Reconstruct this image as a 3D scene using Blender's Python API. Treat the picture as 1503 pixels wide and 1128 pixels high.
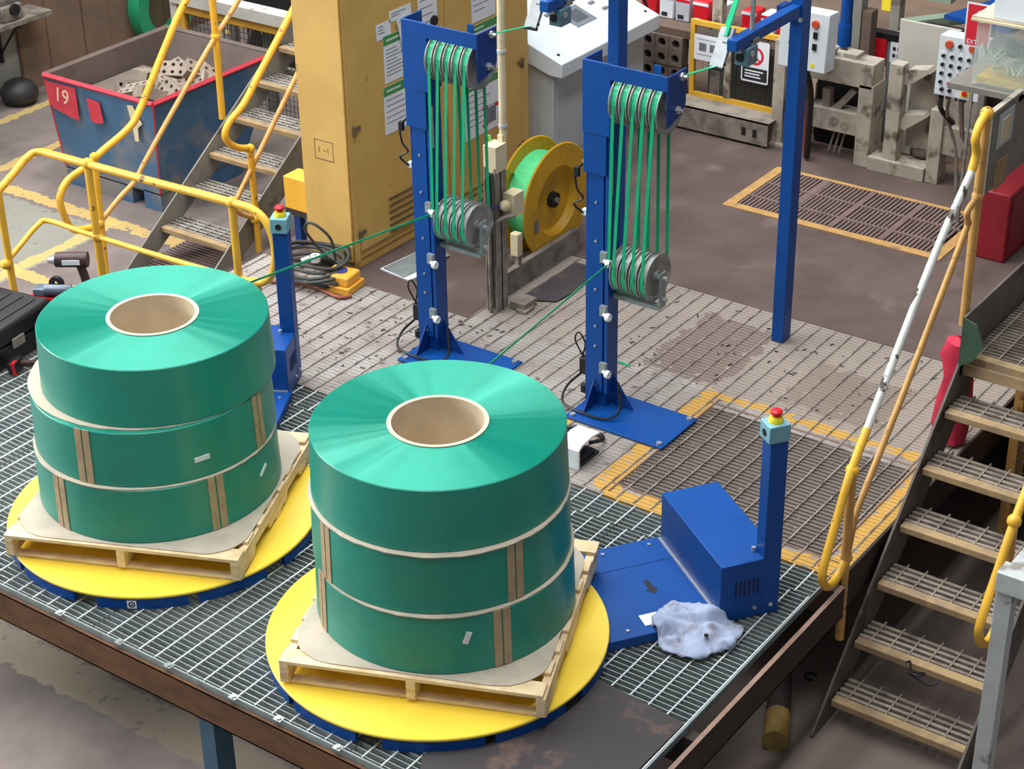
import bpy, math, random
from mathutils import Vector, Matrix
random.seed(7)
S = bpy.context.scene
COL = S.collection
for o in list(bpy.data.objects): bpy.data.objects.remove(o)

# ---------------------------------------------------------------- camera
def make_camera():
    pitch, roll, yaw = math.radians(29.33521), math.radians(-0.99165), math.radians(-35.91173)
    f = Vector((math.sin(yaw)*math.cos(pitch), math.cos(yaw)*math.cos(pitch), -math.sin(pitch)))
    r = f.cross(Vector((0, 0, 1))).normalized(); u = r.cross(f)
    c, s = math.cos(roll), math.sin(roll)
    r2 = c*r + s*u; u2 = -s*r + c*u
    cam = bpy.data.cameras.new('camera'); o = bpy.data.objects.new('camera', cam); COL.objects.link(o)
    m = Matrix((r2, u2, -f)).transposed().to_4x4(); m.translation = Vector((6.18494, -4.53294, 5.17328))
    o.matrix_world = m
    cam.sensor_fit = 'HORIZONTAL'; cam.sensor_width = 36; cam.lens = 2762.87/1503*36
    cam.clip_start = .1; cam.clip_end = 200
    S.camera = o
make_camera()
# ---------------------------------------------------------------- light
W = bpy.data.worlds.new('hall_light'); S.world = W; W.use_nodes = True
W.node_tree.nodes['Background'].inputs[0].default_value = (.80, .90, 1.0, 1)
W.node_tree.nodes['Background'].inputs[1].default_value = .25
def area(name, loc, target, sx, sy, power, col=(1, 1, 1)):
    L = bpy.data.lights.new(name, 'AREA'); L.shape = 'RECTANGLE'; L.size = sx; L.size_y = sy; L.energy = power; L.color = col
    o = bpy.data.objects.new(name, L); COL.objects.link(o); o.location = loc
    o.rotation_euler = (Vector(target)-Vector(loc)).to_track_quat('-Z', 'Y').to_euler()
for sx, sy, pw in ((-9.0, 5.0, 1100), (-5.0, 4.0, 1000), (-1.0, 1.0, 830), (3.0, .5, 760)):
    area('skylight', (sx, sy, 10.5), (sx, sy, 0), 1.3, 12, pw, (.97, .985, 1))
area('window', (-12.5, -4.5, 5.5), (-.5, 2.5, 0), 9, 4.5, 2100, (.94, .97, 1))
S.view_settings.view_transform = 'Standard'; S.view_settings.look = 'None'
S.view_settings.gamma = 1; S.view_settings.use_curve_mapping = False
S.view_settings.exposure = 0.0

# ---------------------------------------------------------------- materials
def lin(c):
    return tuple((x/255/12.92 if x/255 <= .04045 else ((x/255+.055)/1.055)**2.4) for x in c)
MATS = {}
def mat(name, col, rough=.5, metal=0, var=.12, scale=6, bump=0, bscale=60, col2=None, spec=.5, mix=(.42, .62), stretch=None, wear=None, wscale=9, wth=(.60, .64)):
    if name in MATS: return MATS[name]
    m = bpy.data.materials.new(name); m.use_nodes = True; nt = m.node_tree; N, L = nt.nodes, nt.links
    p = N['Principled BSDF']; p.inputs['Roughness'].default_value = rough; p.inputs['Metallic'].default_value = metal
    p.inputs['Specular IOR Level'].default_value = spec
    a = lin(col); b = lin(col2) if col2 else tuple(x*(1-var*2) for x in a)
    geo = N.new('ShaderNodeNewGeometry'); vec = geo.outputs['Position']
    if stretch:
        mp = N.new('ShaderNodeMapping'); mp.inputs['Scale'].default_value = stretch; L.new(vec, mp.inputs[0]); vec = mp.outputs[0]
    nz = N.new('ShaderNodeTexNoise'); nz.inputs['Scale'].default_value = scale; nz.inputs['Detail'].default_value = 6; nz.inputs['Roughness'].default_value = .65
    L.new(vec, nz.inputs['Vector'])
    rp = N.new('ShaderNodeValToRGB'); rp.color_ramp.elements[0].position = mix[0]; rp.color_ramp.elements[1].position = mix[1]
    rp.color_ramp.elements[0].color = (*a, 1); rp.color_ramp.elements[1].color = (*b, 1)
    L.new(nz.outputs['Fac'], rp.inputs[0]); out = rp.outputs[0]
    if wear:
        n2 = N.new('ShaderNodeTexNoise'); n2.inputs['Scale'].default_value = wscale; n2.inputs['Detail'].default_value = 8; L.new(vec, n2.inputs['Vector'])
        r2 = N.new('ShaderNodeValToRGB'); r2.color_ramp.elements[0].position = wth[0]; r2.color_ramp.elements[1].position = wth[1]
        L.new(n2.outputs['Fac'], r2.inputs[0])
        mx = N.new('ShaderNodeMix'); mx.data_type = 'RGBA'; L.new(r2.outputs[0], mx.inputs['Factor']); L.new(out, mx.inputs['A']); mx.inputs['B'].default_value = (*lin(wear), 1)
        out = mx.outputs['Result']
    L.new(out, p.inputs['Base Color'])
    if bump:
        n3 = N.new('ShaderNodeTexNoise'); n3.inputs['Scale'].default_value = bscale; n3.inputs['Detail'].default_value = 4; L.new(vec, n3.inputs['Vector'])
        bp = N.new('ShaderNodeBump'); bp.inputs['Strength'].default_value = bump; bp.inputs['Distance'].default_value = .01
        L.new(n3.outputs['Fac'], bp.inputs['Height']); L.new(bp.outputs[0], p.inputs['Normal'])
    MATS[name] = m; m['out'] = 0
    return m
def paint_zones(m, zones, noise=.02, fac=.9):
    """mix painted rectangles (x0,x1,y0,y1,rgb) on top of a floor material, ragged edges"""
    nt = m.node_tree; N, L = nt.nodes, nt.links; p = N['Principled BSDF']
    geo = N.new('ShaderNodeNewGeometry')
    nz = N.new('ShaderNodeTexNoise'); nz.inputs['Scale'].default_value = 14; nz.inputs['Detail'].default_value = 6; L.new(geo.outputs['Position'], nz.inputs['Vector'])
    sub = N.new('ShaderNodeVectorMath'); sub.operation = 'SUBTRACT'; sub.inputs[1].default_value = (.5, .5, .5); L.new(nz.outputs['Color'], sub.inputs[0])
    sc = N.new('ShaderNodeVectorMath'); sc.operation = 'SCALE'; sc.inputs['Scale'].default_value = noise*4; L.new(sub.outputs[0], sc.inputs[0])
    ad = N.new('ShaderNodeVectorMath'); L.new(geo.outputs['Position'], ad.inputs[0]); L.new(sc.outputs[0], ad.inputs[1])
    sx = N.new('ShaderNodeSeparateXYZ'); L.new(ad.outputs[0], sx.inputs[0])
    def mth(op, a, b):
        n = N.new('ShaderNodeMath'); n.operation = op
        for i, x in enumerate((a, b)):
            if isinstance(x, (int, float)): n.inputs[i].default_value = x
            else: L.new(x, n.inputs[i])
        return n.outputs[0]
    for x0, x1, y0, y1, rgb in zones:
        k = mth('MULTIPLY', mth('MULTIPLY', mth('GREATER_THAN', sx.outputs[0], x0), mth('LESS_THAN', sx.outputs[0], x1)),
                mth('MULTIPLY', mth('GREATER_THAN', sx.outputs[1], y0), mth('LESS_THAN', sx.outputs[1], y1)))
        wearn = mth('LESS_THAN', nz.outputs['Fac'], .66); k = mth('MULTIPLY', k, wearn)
        k = mth('MULTIPLY', k, fac)
        src = p.inputs['Base Color'].links[0].from_socket
        mx = N.new('ShaderNodeMix'); mx.data_type = 'RGBA'; L.new(k, mx.inputs['Factor']); L.new(src, mx.inputs['A']); mx.inputs['B'].default_value = (*lin(rgb), 1)
        L.new(mx.outputs['Result'], p.inputs['Base Color'])
    return m
def aniso(name, col, rough, an, col2=None):
    m = mat(name, col, rough, 0, .06, 3, spec=.6, col2=col2); nt = m.node_tree; p = nt.nodes['Principled BSDF']
    p.inputs['Anisotropic'].default_value = an; p.inputs['Anisotropic Rotation'].default_value = .25
    t = nt.nodes.new('ShaderNodeTangent'); t.direction_type = 'RADIAL'; t.axis = 'Z'; nt.links.new(t.outputs[0], p.inputs['Tangent'])
    # fine winding lines
    geo = nt.nodes.new('ShaderNodeNewGeometry')
    return m
def ripple(m):
    # the wound layers of a coil are never quite level: slow waves around the axis
    nt = m.node_tree; N, L = nt.nodes, nt.links; p = N['Principled BSDF']
    tc = N.new('ShaderNodeTexCoord'); mp = N.new('ShaderNodeVectorMath'); mp.operation = 'SUBTRACT'; mp.inputs[1].default_value = (.5, .5, 0); L.new(tc.outputs['Generated'], mp.inputs[0])
    mu = N.new('ShaderNodeVectorMath'); mu.operation = 'MULTIPLY'; mu.inputs[1].default_value = (1, 1, 0); L.new(mp.outputs[0], mu.inputs[0])
    nn = N.new('ShaderNodeVectorMath'); nn.operation = 'NORMALIZE'; L.new(mu.outputs[0], nn.inputs[0])
    oi = N.new('ShaderNodeObjectInfo'); ad = N.new('ShaderNodeVectorMath'); ad.operation = 'ADD'; L.new(nn.outputs[0], ad.inputs[0]); L.new(oi.outputs['Random'], ad.inputs[1])
    nz = N.new('ShaderNodeTexNoise'); nz.inputs['Scale'].default_value = 2.2; nz.inputs['Detail'].default_value = 2; nz.inputs['Roughness'].default_value = .55; L.new(ad.outputs[0], nz.inputs['Vector'])
    bp = N.new('ShaderNodeBump'); bp.inputs['Strength'].default_value = 1; bp.inputs['Distance'].default_value = .0045; L.new(nz.outputs['Fac'], bp.inputs['Height']); L.new(bp.outputs[0], p.inputs['Normal'])
blue = mat('blue_paint', (10, 72, 146), .42, 0, .05, 5, spec=.3)
blue_dk = mat('blue_paint_dark', (12, 58, 126), .45, 0, .08, 5, spec=.3)  # darker blue for brackets, gussets and inner parts
yel = mat('yellow_rail_paint', (242, 186, 58), .4, 0, .08, 5, wear=(120, 85, 45), wscale=14, wth=(.66, .69))
yel_tan = mat('worn_tan_rail_paint', (216, 164, 92), .55, 0, .1, 7, wear=(150, 110, 70), wscale=16, wth=(.63, .68))
yel_white = mat('worn_rail_to_white_metal', (226, 226, 218), .35, .2, .1, 9, wear=(70, 62, 52), wscale=11, wth=(.58, .62))
disc_y = mat('turntable_yellow', (252, 216, 70), .42, 0, .03, 3)
green = aniso('green_strapping', (0, 142, 118), .35, .97, (0, 136, 112))
green.node_tree.nodes['Principled BSDF'].inputs['Metallic'].default_value = .4; ripple(green)
green_side = aniso('green_strapping_wall', (20, 144, 122), .36, .8, (16, 136, 114))
strap_g = mat('green_strap', (8, 168, 116), .35, 0, .05, 10)
kraft = mat('kraft_board', (186, 160, 124), .8, 0, .1, 12)
board = mat('grey_cardboard', (196, 184, 164), .85, 0, .08, 6)
corem = mat('core_tube', (205, 186, 158), .8, 0, .05, 8)
core_rim = mat('core_rim', (204, 190, 160), .7, 0, .04, 8)
wood = mat('pallet_wood', (238, 214, 172), .75, 0, .1, 7, stretch=(1, 1, 6), col2=(214, 182, 136), bump=.15)
galv = mat('galvanised_steel', (152, 163, 161), .45, .25, .12, 20)
galv_rod = mat('galvanised_rod', (226, 232, 230), .4, .2, .06, 20)
steel = mat('bright_steel', (205, 208, 208), .3, .7, .08, 20)
cast = mat('grey_cast_sheave', (158, 160, 156), .45, .5, .12, 12)
rust = mat('rusty_beam', (112, 80, 56), .85, 0, .12, 4, col2=(92, 68, 52), spec=.2, bump=.2, stretch=(1, 1, 3))
rust_shade = mat('shaded_brown_beam', (56, 42, 37), .75, 0, .12, 5)  # brown darkened: shade on the side beam is put into the colour
rust_lip = mat('beam_lip', (150, 120, 104), .7, 0, .12, 8)
teal = mat('teal_column_paint', (62, 98, 118), .5, 0, .06, 5)
black = mat('black_plastic', (22, 22, 25), .45, 0, .1, 10)
rubber = mat('dark_rubber', (62, 57, 58), .8, 0, .12, 4, col2=(120, 92, 78), mix=(.55, .72), bump=.15, bscale=40)
white = mat('white_plastic', (232, 238, 240), .4, 0, .03, 6)
paper = mat('paper', (232, 234, 238), .7, 0, .02, 6)
ink = mat('grey_print', (120, 124, 132), .8, 0, .1, 20)
ink_dk = mat('dark_print', (35, 35, 40), .8, 0, .1, 20)
ink_green = mat('green_print', (70, 150, 80), .7, 0, .05, 10)
ink_red = mat('red_print', (214, 30, 52), .6, 0, .05, 10)
ink_yel = mat('yellow_print', (235, 215, 40), .6, 0, .05, 10)
red = mat('red_plastic', (214, 24, 40), .35, 0, .06, 8)
cyan_box = mat('grey_blue_box', (120, 172, 186), .45, 0, .04, 8)
slate_box = mat('slate_sensor_box', (92, 124, 138), .45, 0, .06, 8)
cab_y = mat('yellow_cabinet_paint', (212, 172, 96), .5, 0, .06, 3, col2=(202, 162, 88), wear=(150, 116, 70), wscale=7, wth=(.69, .74))
cab_dk = mat('cabinet_hinge', (120, 104, 78), .5, .3, .1, 10)
console_w = mat('console_white', (216, 224, 228), .42, 0, .03, 4)
console_g = mat('console_grey', (186, 192, 194), .5, 0, .04, 4)
grime_st = mat('grimy_stringer', (104, 95, 86), .65, 0, .12, 5, wear=(76, 66, 60), wscale=6)
grey_st = mat('grey_stringer_paint', (134, 132, 124), .55, 0, .1, 5, wear=(104, 92, 80), wscale=6)
tread_m = mat('dirty_tread_grating', (150, 138, 124), .75, 0, .15, 9, col2=(112, 100, 90))
tread_g = mat('grey_tread_grating', (158, 154, 146), .7, 0, .15, 9, col2=(124, 116, 106))
nose_m = mat('worn_yellow_nosing', (172, 146, 106), .75, 0, .12, 7, spec=.25, col2=(146, 124, 96), wear=(150, 128, 104), wscale=8, wth=(.55, .65))
beige = mat('machine_beige', (182, 173, 158), .65, 0, .12, 5, spec=.25, wear=(100, 88, 78), wscale=8, wth=(.56, .68))
beige_dk = mat('machine_brown_grime', (104, 86, 74), .8, 0, .15, 7)
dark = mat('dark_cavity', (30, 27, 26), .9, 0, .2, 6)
grime = mat('dusty_steel', (146, 136, 124), .75, 0, .15, 8, col2=(108, 98, 90))
brick_m = mat('grey_brick', (158, 144, 130), .9, 0, .1, 9, bump=.2)
brick_b = mat('brown_brick', (112, 98, 86), .9, 0, .12, 9, bump=.2)
skip_blue = mat('skip_blue', (72, 112, 148), .6, 0, .1, 4, wear=(138, 134, 130), wscale=2.3, wth=(.50, .66))
skip_in = mat('skip_inside', (112, 98, 90), .85, 0, .1, 4)
skip_red = mat('skip_red', (206, 58, 74), .55, 0, .1, 6)
wall_b = mat('brown_wall_board', (132, 104, 84), .85, 0, .1, 2.4, col2=(108, 92, 80), mix=(.38, .66))
cream = mat('cream_paint', (224, 208, 170), .6, 0, .06, 8)
rag_m = mat('pale_blue_rag', (160, 172, 198), .9, 0, .1, 9, col2=(122, 112, 112), mix=(.48, .70))
spool_y = mat('spool_yellow', (214, 162, 28), .5, 0, .08, 5)
glass = mat('clear_plastic', (225, 235, 230), .15, 0, .02, 5)
glass.node_tree.nodes['Principled BSDF'].inputs['Transmission Weight'].default_value = .0
glass.node_tree.nodes['Principled BSDF'].inputs['Alpha'].default_value = .22
brown_dark_red = mat('dark_red_panel', (150, 28, 40), .5, 0, .08, 4)
hose_m = mat('grey_hose', (66, 68, 66), .6, 0, .15, 20)
orange_c = mat('orange_cable', (150, 84, 62), .6, 0, .1, 20)

# ---------------------------------------------------------------- mesh builder
ORG = {}
class MB:
    def __init__(s): s.v = []; s.f = []
    def add(s, vs, fs):
        n = len(s.v); s.v += [Vector(v) for v in vs]; s.f += [tuple(i+n for i in f) for f in fs]; return s
    def box(s, x0, x1, y0, y1, z0, z1, M=None):
        vs = [Vector((x, y, z)) for x in (x0, x1) for y in (y0, y1) for z in (z0, z1)]
        if M: vs = [M @ v for v in vs]
        return s.add(vs, [(0, 1, 3, 2), (4, 6, 7, 5), (0, 4, 5, 1), (2, 3, 7, 6), (0, 2, 6, 4), (1, 5, 7, 3)])
    def prism(s, poly, a, b, axis='z', M=None):
        n = len(poly)
        def P(p, h):
            if axis == 'z': return Vector((p[0], p[1], h))
            if axis == 'x': return Vector((h, p[0], p[1]))
            return Vector((p[0], h, p[1]))
        vs = [P(p, a) for p in poly]+[P(p, b) for p in poly]
        if M: vs = [M @ v for v in vs]
        return s.add(vs, [tuple(range(n))[::-1], tuple(range(n, 2*n))]+[(i, (i+1) % n, n+(i+1) % n, n+i) for i in range(n)])
    def cyl(s, p0, p1, r0, r1=None, n=14):
        p0, p1 = Vector(p0), Vector(p1); r1 = r0 if r1 is None else r1
        d = (p1-p0).normalized(); a = d.orthogonal().normalized(); b = d.cross(a)
        vs = [p0+(a*math.cos(t)+b*math.sin(t))*r0 for t in [2*math.pi*i/n for i in range(n)]]+[p1+(a*math.cos(t)+b*math.sin(t))*r1 for t in [2*math.pi*i/n for i in range(n)]]
        return s.add(vs, [tuple(range(n))[::-1], tuple(range(n, 2*n))]+[(i, (i+1) % n, n+(i+1) % n, n+i) for i in range(n)])
    def tube(s, pts, r, n=8, flat=None):
        pts = [Vector(p) for p in pts]; k = len(pts); vs = []
        d0 = (pts[1]-pts[0]).normalized(); a = d0.orthogonal().normalized()
        if flat is not None:
            a = Vector(flat); 
        for i, p in enumerate(pts):
            d = ((pts[min(i+1, k-1)]-pts[max(i-1, 0)])).normalized()
            a2 = (a-d*a.dot(d)); a2 = a2.normalized() if a2.length > 1e-5 else d.orthogonal().normalized()
            if flat is None: a = a2
            b = d.cross(a2)
            for j in range(n):
                t = 2*math.pi*(j+.5)/n
                if flat is None: vs.append(p+(a2*math.cos(t)+b*math.sin(t))*r)
                else: vs.append(p+a2*(math.cos(t)*r[0]*1.414)+b*(math.sin(t)*r[1]*1.414))
        fs = [(i*n+j, i*n+(j+1) % n, (i+1)*n+(j+1) % n, (i+1)*n+j) for i in range(k-1) for j in range(n)]
        fs += [tuple(range(n))[::-1], tuple(range((k-1)*n, k*n))]
        return s.add(vs, fs)
    def lathe(s, prof, c=(0, 0, 0), n=32, axis='z', closed=True, a0=0, a1=2*math.pi):
        c = Vector(c); k = len(prof); vs = []; full = abs(a1-a0-2*math.pi) < 1e-6; m = n if full else n+1
        for i in range(m):
            t = a0+(a1-a0)*i/n; ct, st = math.cos(t), math.sin(t)
            for r, h in prof:
                if axis == 'z': vs.append(c+Vector((r*ct, r*st, h)))
                elif axis == 'x': vs.append(c+Vector((h, r*ct, r*st)))
                else: vs.append(c+Vector((r*st, h, r*ct)))
        fs = []
        for i in range(n):
            j = (i+1) % m
            for q in range(k if closed else k-1):
                q2 = (q+1) % k; fs.append((i*k+q, j*k+q, j*k+q2, i*k+q2))
        if not full and closed: fs += [tuple(range(k))[::-1], tuple(range((m-1)*k, m*k))]
        return s.add(vs, fs)
    def ball(s, c, r, n=12, sq=1):
        prof = [(r*math.sin(math.pi*i/8), -r*sq*math.cos(math.pi*i/8)) for i in range(9)]
        prof[0] = (1e-4, prof[0][1]); prof[-1] = (1e-4, prof[-1][1])
        return s.lathe(prof, c, n, closed=False)
    def xf(s, M):
        s.v = [M @ v for v in s.v]; return s
    def build(s, name, m, parent=None, smooth=30, bevel=0, recalc=True):
        me = bpy.data.meshes.new(name)
        if parent is not None: org = ORG[parent.name]
        else:
            xs = [v.x for v in s.v]; ys = [v.y for v in s.v]; zs = [v.z for v in s.v]
            org = Vector(((min(xs)+max(xs))/2, (min(ys)+max(ys))/2, min(zs)))
        me.from_pydata([v-org for v in s.v], [], s.f); 
        me.materials.append(m)
        import bmesh
        if recalc:
            b = bmesh.new(); b.from_mesh(me); bmesh.ops.recalc_face_normals(b, faces=b.faces); b.to_mesh(me); b.free()
        if smooth:
            me.shade_smooth(); me.set_sharp_from_angle(angle=math.radians(smooth))
        o = bpy.data.objects.new(name, me); COL.objects.link(o)
        if parent is not None: o.parent = parent
        else: o.location = org
        ORG[o.name] = org
        if bevel:
            md = o.modifiers.new('bevel', 'BEVEL'); md.width = bevel; md.segments = 2; md.limit_method = 'ANGLE'; md.angle_limit = math.radians(40)
        return o
def B(*a): return MB().box(*a)
def cr(pts, n=6):
    """Catmull-Rom through points"""
    P = [Vector(p) for p in pts]; P = [P[0]*2-P[1]]+P+[P[-1]*2-P[-2]]; out = []
    for i in range(1, len(P)-2):
        for k in range(n):
            t = k/n; a, b, c, d = P[i-1:i+3]
            out.append(.5*((2*b)+(c-a)*t+(2*a-5*b+4*c-d)*t*t+(3*b-a-3*c+d)*t**3))
    return out+[P[-2]]
def rotz(c, a): return Matrix.Translation(Vector(c)) @ Matrix.Rotation(a, 4, 'Z')
def tag(o, label, cat, group=None, kind=None):
    if label: o['label'] = label
    if cat: o['category'] = cat
    if group: o['group'] = group
    if kind: o['kind'] = kind
    return o
def thing(name, loc, label, cat, group=None):
    e = bpy.data.objects.new(name, None); COL.objects.link(e); e.location = loc; e.empty_display_size = .1
    ORG[e.name] = Vector(loc); return tag(e, label, cat, group)
def struct(o): o['kind'] = 'structure'; return o
def dup(root, delta, label, group=None):
    r = root.copy(); COL.objects.link(r); r.location = Vector(root.location)+Vector(delta); r['label'] = label
    if group: r['group'] = group
    ORG[r.name] = ORG[root.name]+Vector(delta)
    for ch in list(root.children):
        c = ch.copy(); COL.objects.link(c); c.parent = r; ORG[c.name] = ORG[r.name]
        for g in list(ch.children):
            d = g.copy(); COL.objects.link(d); d.parent = c; ORG[d.name] = ORG[r.name]
    return r
def text_mb(body, size, M, ext=.0006):
    cu = bpy.data.curves.new('lettering', 'FONT'); cu.body = body; cu.size = size; cu.extrude = ext; cu.align_x = 'CENTER'; cu.align_y = 'CENTER'; cu.resolution_u = 3
    o = bpy.data.objects.new('lettering_source', cu); COL.objects.link(o)
    me = bpy.data.meshes.new_from_object(o.evaluated_get(bpy.context.evaluated_depsgraph_get()))
    b = MB().add([M @ v.co for v in me.vertices], [tuple(p.vertices) for p in me.polygons])
    bpy.data.objects.remove(o); bpy.data.curves.remove(cu); bpy.data.meshes.remove(me)
    return b
# frames for things drawn on a wall: local x = right, y = up, z = out of the wall
def face_frame(origin, right, up):
    r = Vector(right).normalized(); u = Vector(up).normalized(); n = r.cross(u)
    M = Matrix((r, u, n)).transposed().to_4x4(); M.translation = Vector(origin); return M

# ================================================================ STRUCTURE
LOW = -0.75
lowm = mat('painted_concrete', (130, 118, 112), .8, 0, .08, 1.3, col2=(104, 95, 90), mix=(.4, .65), spec=.25, wear=(92, 84, 79), wscale=1.6, wth=(.62, .78), bump=.08)
paint_zones(lowm, [(-6.2, -3.9, 2.6, 4.25, (140, 142, 130)), (-6.4, -2.4, 4.3, 4.42, (204, 172, 96)), (-6.4, -2.7, 3.3, 3.42, (204, 172, 96)), (-5.6, -5.48, 1.5, 7, (204, 172, 96)), (-4.05, -3.93, 1.0, 4.4, (204, 172, 96)), (-3.1, -2.98, 1.2, 3.4, (204, 172, 96)), (-6.4, -6.3, 3, 9, (204, 176, 100)), (1.9, 8, .9, 4.6, (116, 101, 93)), (-2.2, 1.4, .18, .42, (140, 128, 108))], .03, .7)  # brown zone by the stairs: brown floor, with some shade painted into it
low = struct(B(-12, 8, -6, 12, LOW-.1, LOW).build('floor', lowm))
# brown steel plate floor (raised level) around and behind the gratings
platem = mat('brown_floor_plate', (104, 88, 83), .6, 0, .1, 2.2, col2=(88, 74, 70), mix=(.35, .65), wear=(124, 108, 102), wscale=2.5, wth=(.6, .8), spec=.2)
m = MB(); m.box(-1.55, .09, 3.44, 4.51, -.05, 0); m.box(-1.55, 7, 4.51, 5.79, -.05, 0); m.box(-1.55, .6, 5.79, 6.46, -.05, 0); m.box(2.03, 7, 5.79, 6.46, -.05, 0); m.box(-1.55, 7, 6.46, 7.05, -.05, 0)
struct(m.build('floor_plate', platem))
yardm = mat('brown_yard_floor', (134, 108, 88), .8, 0, .12, 1.4, col2=(110, 96, 82), stretch=(.5, 1.6, 1))
struct(B(-3.4, 9, 7.05, 18, -.06, -.01).build('floor_yard', yardm))
struct(B(-1.58, -1.54, 2.3, 7.05, LOW, -.002).build('floor_edge_wall', rust_shade))
# old dirt-filled grating floor
YEL = (194, 150, 66)
zones = [(1.72, 3.0, 3.43, 3.505, YEL), (1.71, 1.83, 2.30, 3.46, YEL), (1.83, 3.12, 2.25, 2.37, YEL), (3.03, 3.2, 2.3, 3.42, YEL), (1.10, 1.30, 2.26, 2.8, YEL)]
fillm = mat('caked_grating_dirt', (164, 158, 153), .85, 0, .1, 3.2, spec=.2, col2=(140, 129, 122), mix=(.36, .62), wear=(96, 84, 78), wscale=9, wth=(.63, .68))
paint_zones(fillm, [(-2, 3.2, 3.52, 4.6, (150, 138, 128)), (1.25, 1.75, 3.55, 4.3, (112, 96, 88)), (2.1, 2.7, 3.6, 4.1, (128, 112, 102))]+zones, .05)
barm = mat('worn_grating_bars', (164, 158, 152), .75, 0, .1, 9, col2=(150, 140, 132), wear=(92, 80, 74), wscale=10, wth=(.62, .67))
paint_zones(barm, [(-2, 3.2, 3.52, 4.6, (154, 142, 132)), (1.84, 3.02, 2.38, 3.34, (112, 100, 92))]+zones, .04)
m = MB()
m.box(-1.55, 3.15, 2.26, 2.38, -.05, -.003); m.box(-1.55, 1.84, 2.38, 3.34, -.05, -.003); m.box(3.02, 3.15, 2.38, 3.34, -.05, -.003)
m.box(-1.55, 3.15, 3.34, 3.44, -.05, -.003); m.box(.09, 3.15, 3.44, 4.51, -.05, -.003)
fg = struct(m.build('floor_grating', fillm))
m = MB(); y = 2.275
while y < 4.5:
    m.box(-1.54 if y < 3.44 else .1, 3.14, y-.0025, y+.0025, -.03, 0); y += .032
tag(m.build('bearing_bars', barm, fg), None, None, kind='stuff')
rodm = mat('worn_grating_rods', (156, 146, 136), .5, .2, .12, 12, col2=(96, 86, 78))
m = MB(); x = -1.5
while x < 3.12:
    m.box(x-.004, x+.004, 2.27, 3.44 if x < .09 else 4.5, -.006, .003); x += .1
tag(m.build('cross_rods', rodm, fg), None, None, kind='stuff')
pitm = mat('pit_brown', (112, 100, 92), .8, 0, .1, 5)  # flat dark brown just under the bar tops
B(1.84, 3.02, 2.38, 3.34, -.08, -.010).build('pit_cover', pitm, fg)
m = MB(); m.box(1.8, 3.0, 3.37, 3.376, -.02, .004); m.box(1.83, 1.838, 2.3, 3.42, -.02, .006); m.box(3.02, 3.03, 2.3, 3.42, -.02, .006); m.box(1.8, 3.1, 2.375, 2.381, -.02, .004)
m.build('pit_edge_strip', rust_lip, fg)
B(3.15, 3.165, 2.26, 4.51, -.2, .004).build('edge_plate', rust_shade, fg)
rd = random.Random(3); m = MB()
for k in range(190):
    x, y = (rd.uniform(-.95, .55), rd.uniform(2.45, 3.42)) if k < 120 else (rd.uniform(.9, 3.0), rd.uniform(3.5, 4.45))
    a = rd.uniform(0, 3.14); l, w = rd.uniform(.004, .018), rd.uniform(.0015, .004)
    m.box(-l, l, -w, w, .0, rd.uniform(.002, .005), Matrix.Translation((x, y, 0)) @ Matrix.Rotation(a, 4, 'Z'))
tag(m.build('debris_flakes', mat('dark_flakes', (58, 50, 46), .8, 0, .1), fg), None, None, kind='stuff')
# brown drain grate with yellow frame
t = thing('drain_grate', (1.29, 6.1, 0), 'brown barred drain grate with yellow frame set in the brown floor by the beige machine', 'grate')
gy = mat('worn_yellow_frame', (190, 148, 88), .65, 0, .1, 8, wear=(150, 120, 84), wscale=9)
for a in ((.53, 2.06, 5.72, 5.79), (.53, 2.10, 6.46, 6.5), (.53, .60, 5.79, 6.46), (2.03, 2.10, 5.72, 6.46)):
    B(a[0], a[1], a[2], a[3], -.01, .006).build('frame_bar', gy, t)
gb = mat('grate_bars', (118, 98, 92), .7, 0, .1, 9)
m = MB(); x = .62
while x < 2.03: m.box(x-.009, x+.009, 5.79, 6.46, -.01, .008); x += .030
tag(m.build('grate_bars', gb, t), None, None, kind='stuff')
for y in (5.95, 6.2): B(.6, 2.03, y-.012, y+.012, -.008, .012).build('cross_bar', gb, t)
for x in (.95, 1.3, 1.66): B(x-.02, x+.02, 5.79, 6.46, -.008, .011).build('cross_bar', gb, t)
B(.6, 2.03, 5.79, 6.46, -.32, -.3).build('drain_floor', mat('drain_shade', (52, 44, 41), .8, 0, .1), t)  # dark colour stands in for the darkness inside the drain

# ---------------------------------------------------------------- work platform
plat = thing('work_platform', (.5, 1.1, LOW), 'steel work platform with galvanised grating deck carrying the two yellow turntables', 'platform')
def grating(x0, x1, y0, y1, xoff, name):
    m = MB(); y = y0+.01
    while y < y1: m.box(x0, x1, y-.0025, y+.0025, -.03, 0); y += .0322
    tag(m.build(name, galv, plat, smooth=0), None, None, kind='stuff')
    m = MB(); x = x0+xoff
    while x < x1:
        m.cyl((x, y0, .0), (x, y1, .0), .0046, n=6); x += .1
    tag(m.build('cross_rods', galv_rod, plat, smooth=0), None, None, kind='stuff')
for x0, x1 in ((-2.1, -.95), (-.943, .497), (.504, 2.03), (2.036, 3.105)):
    grating(x0, x1, .0, 2.05, (-x0) % .1, 'grating_panel'); grating(x0, x1, 2.058, 2.25, (-x0+.023) % .1, 'grating_panel')
m = MB(); x = -2.05
for a in ((-2.1, 3.11, -.012, -.004, -.034, .002),): m.box(*a)
m.build('edge_band', galv, plat)
B(3.106, 3.112, 0, 2.25, -.034, .002).build('edge_band', galv, plat)
m = MB(); m.box(-2.12, 3.2, -.03, -.016, -.2, -.03); m.box(-2.12, 3.2, -.03, .05, -.042, -.034); m.box(-2.12, 3.2, -.03, .05, -.2, -.192)
m.build('front_beam', rust, plat)
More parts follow.
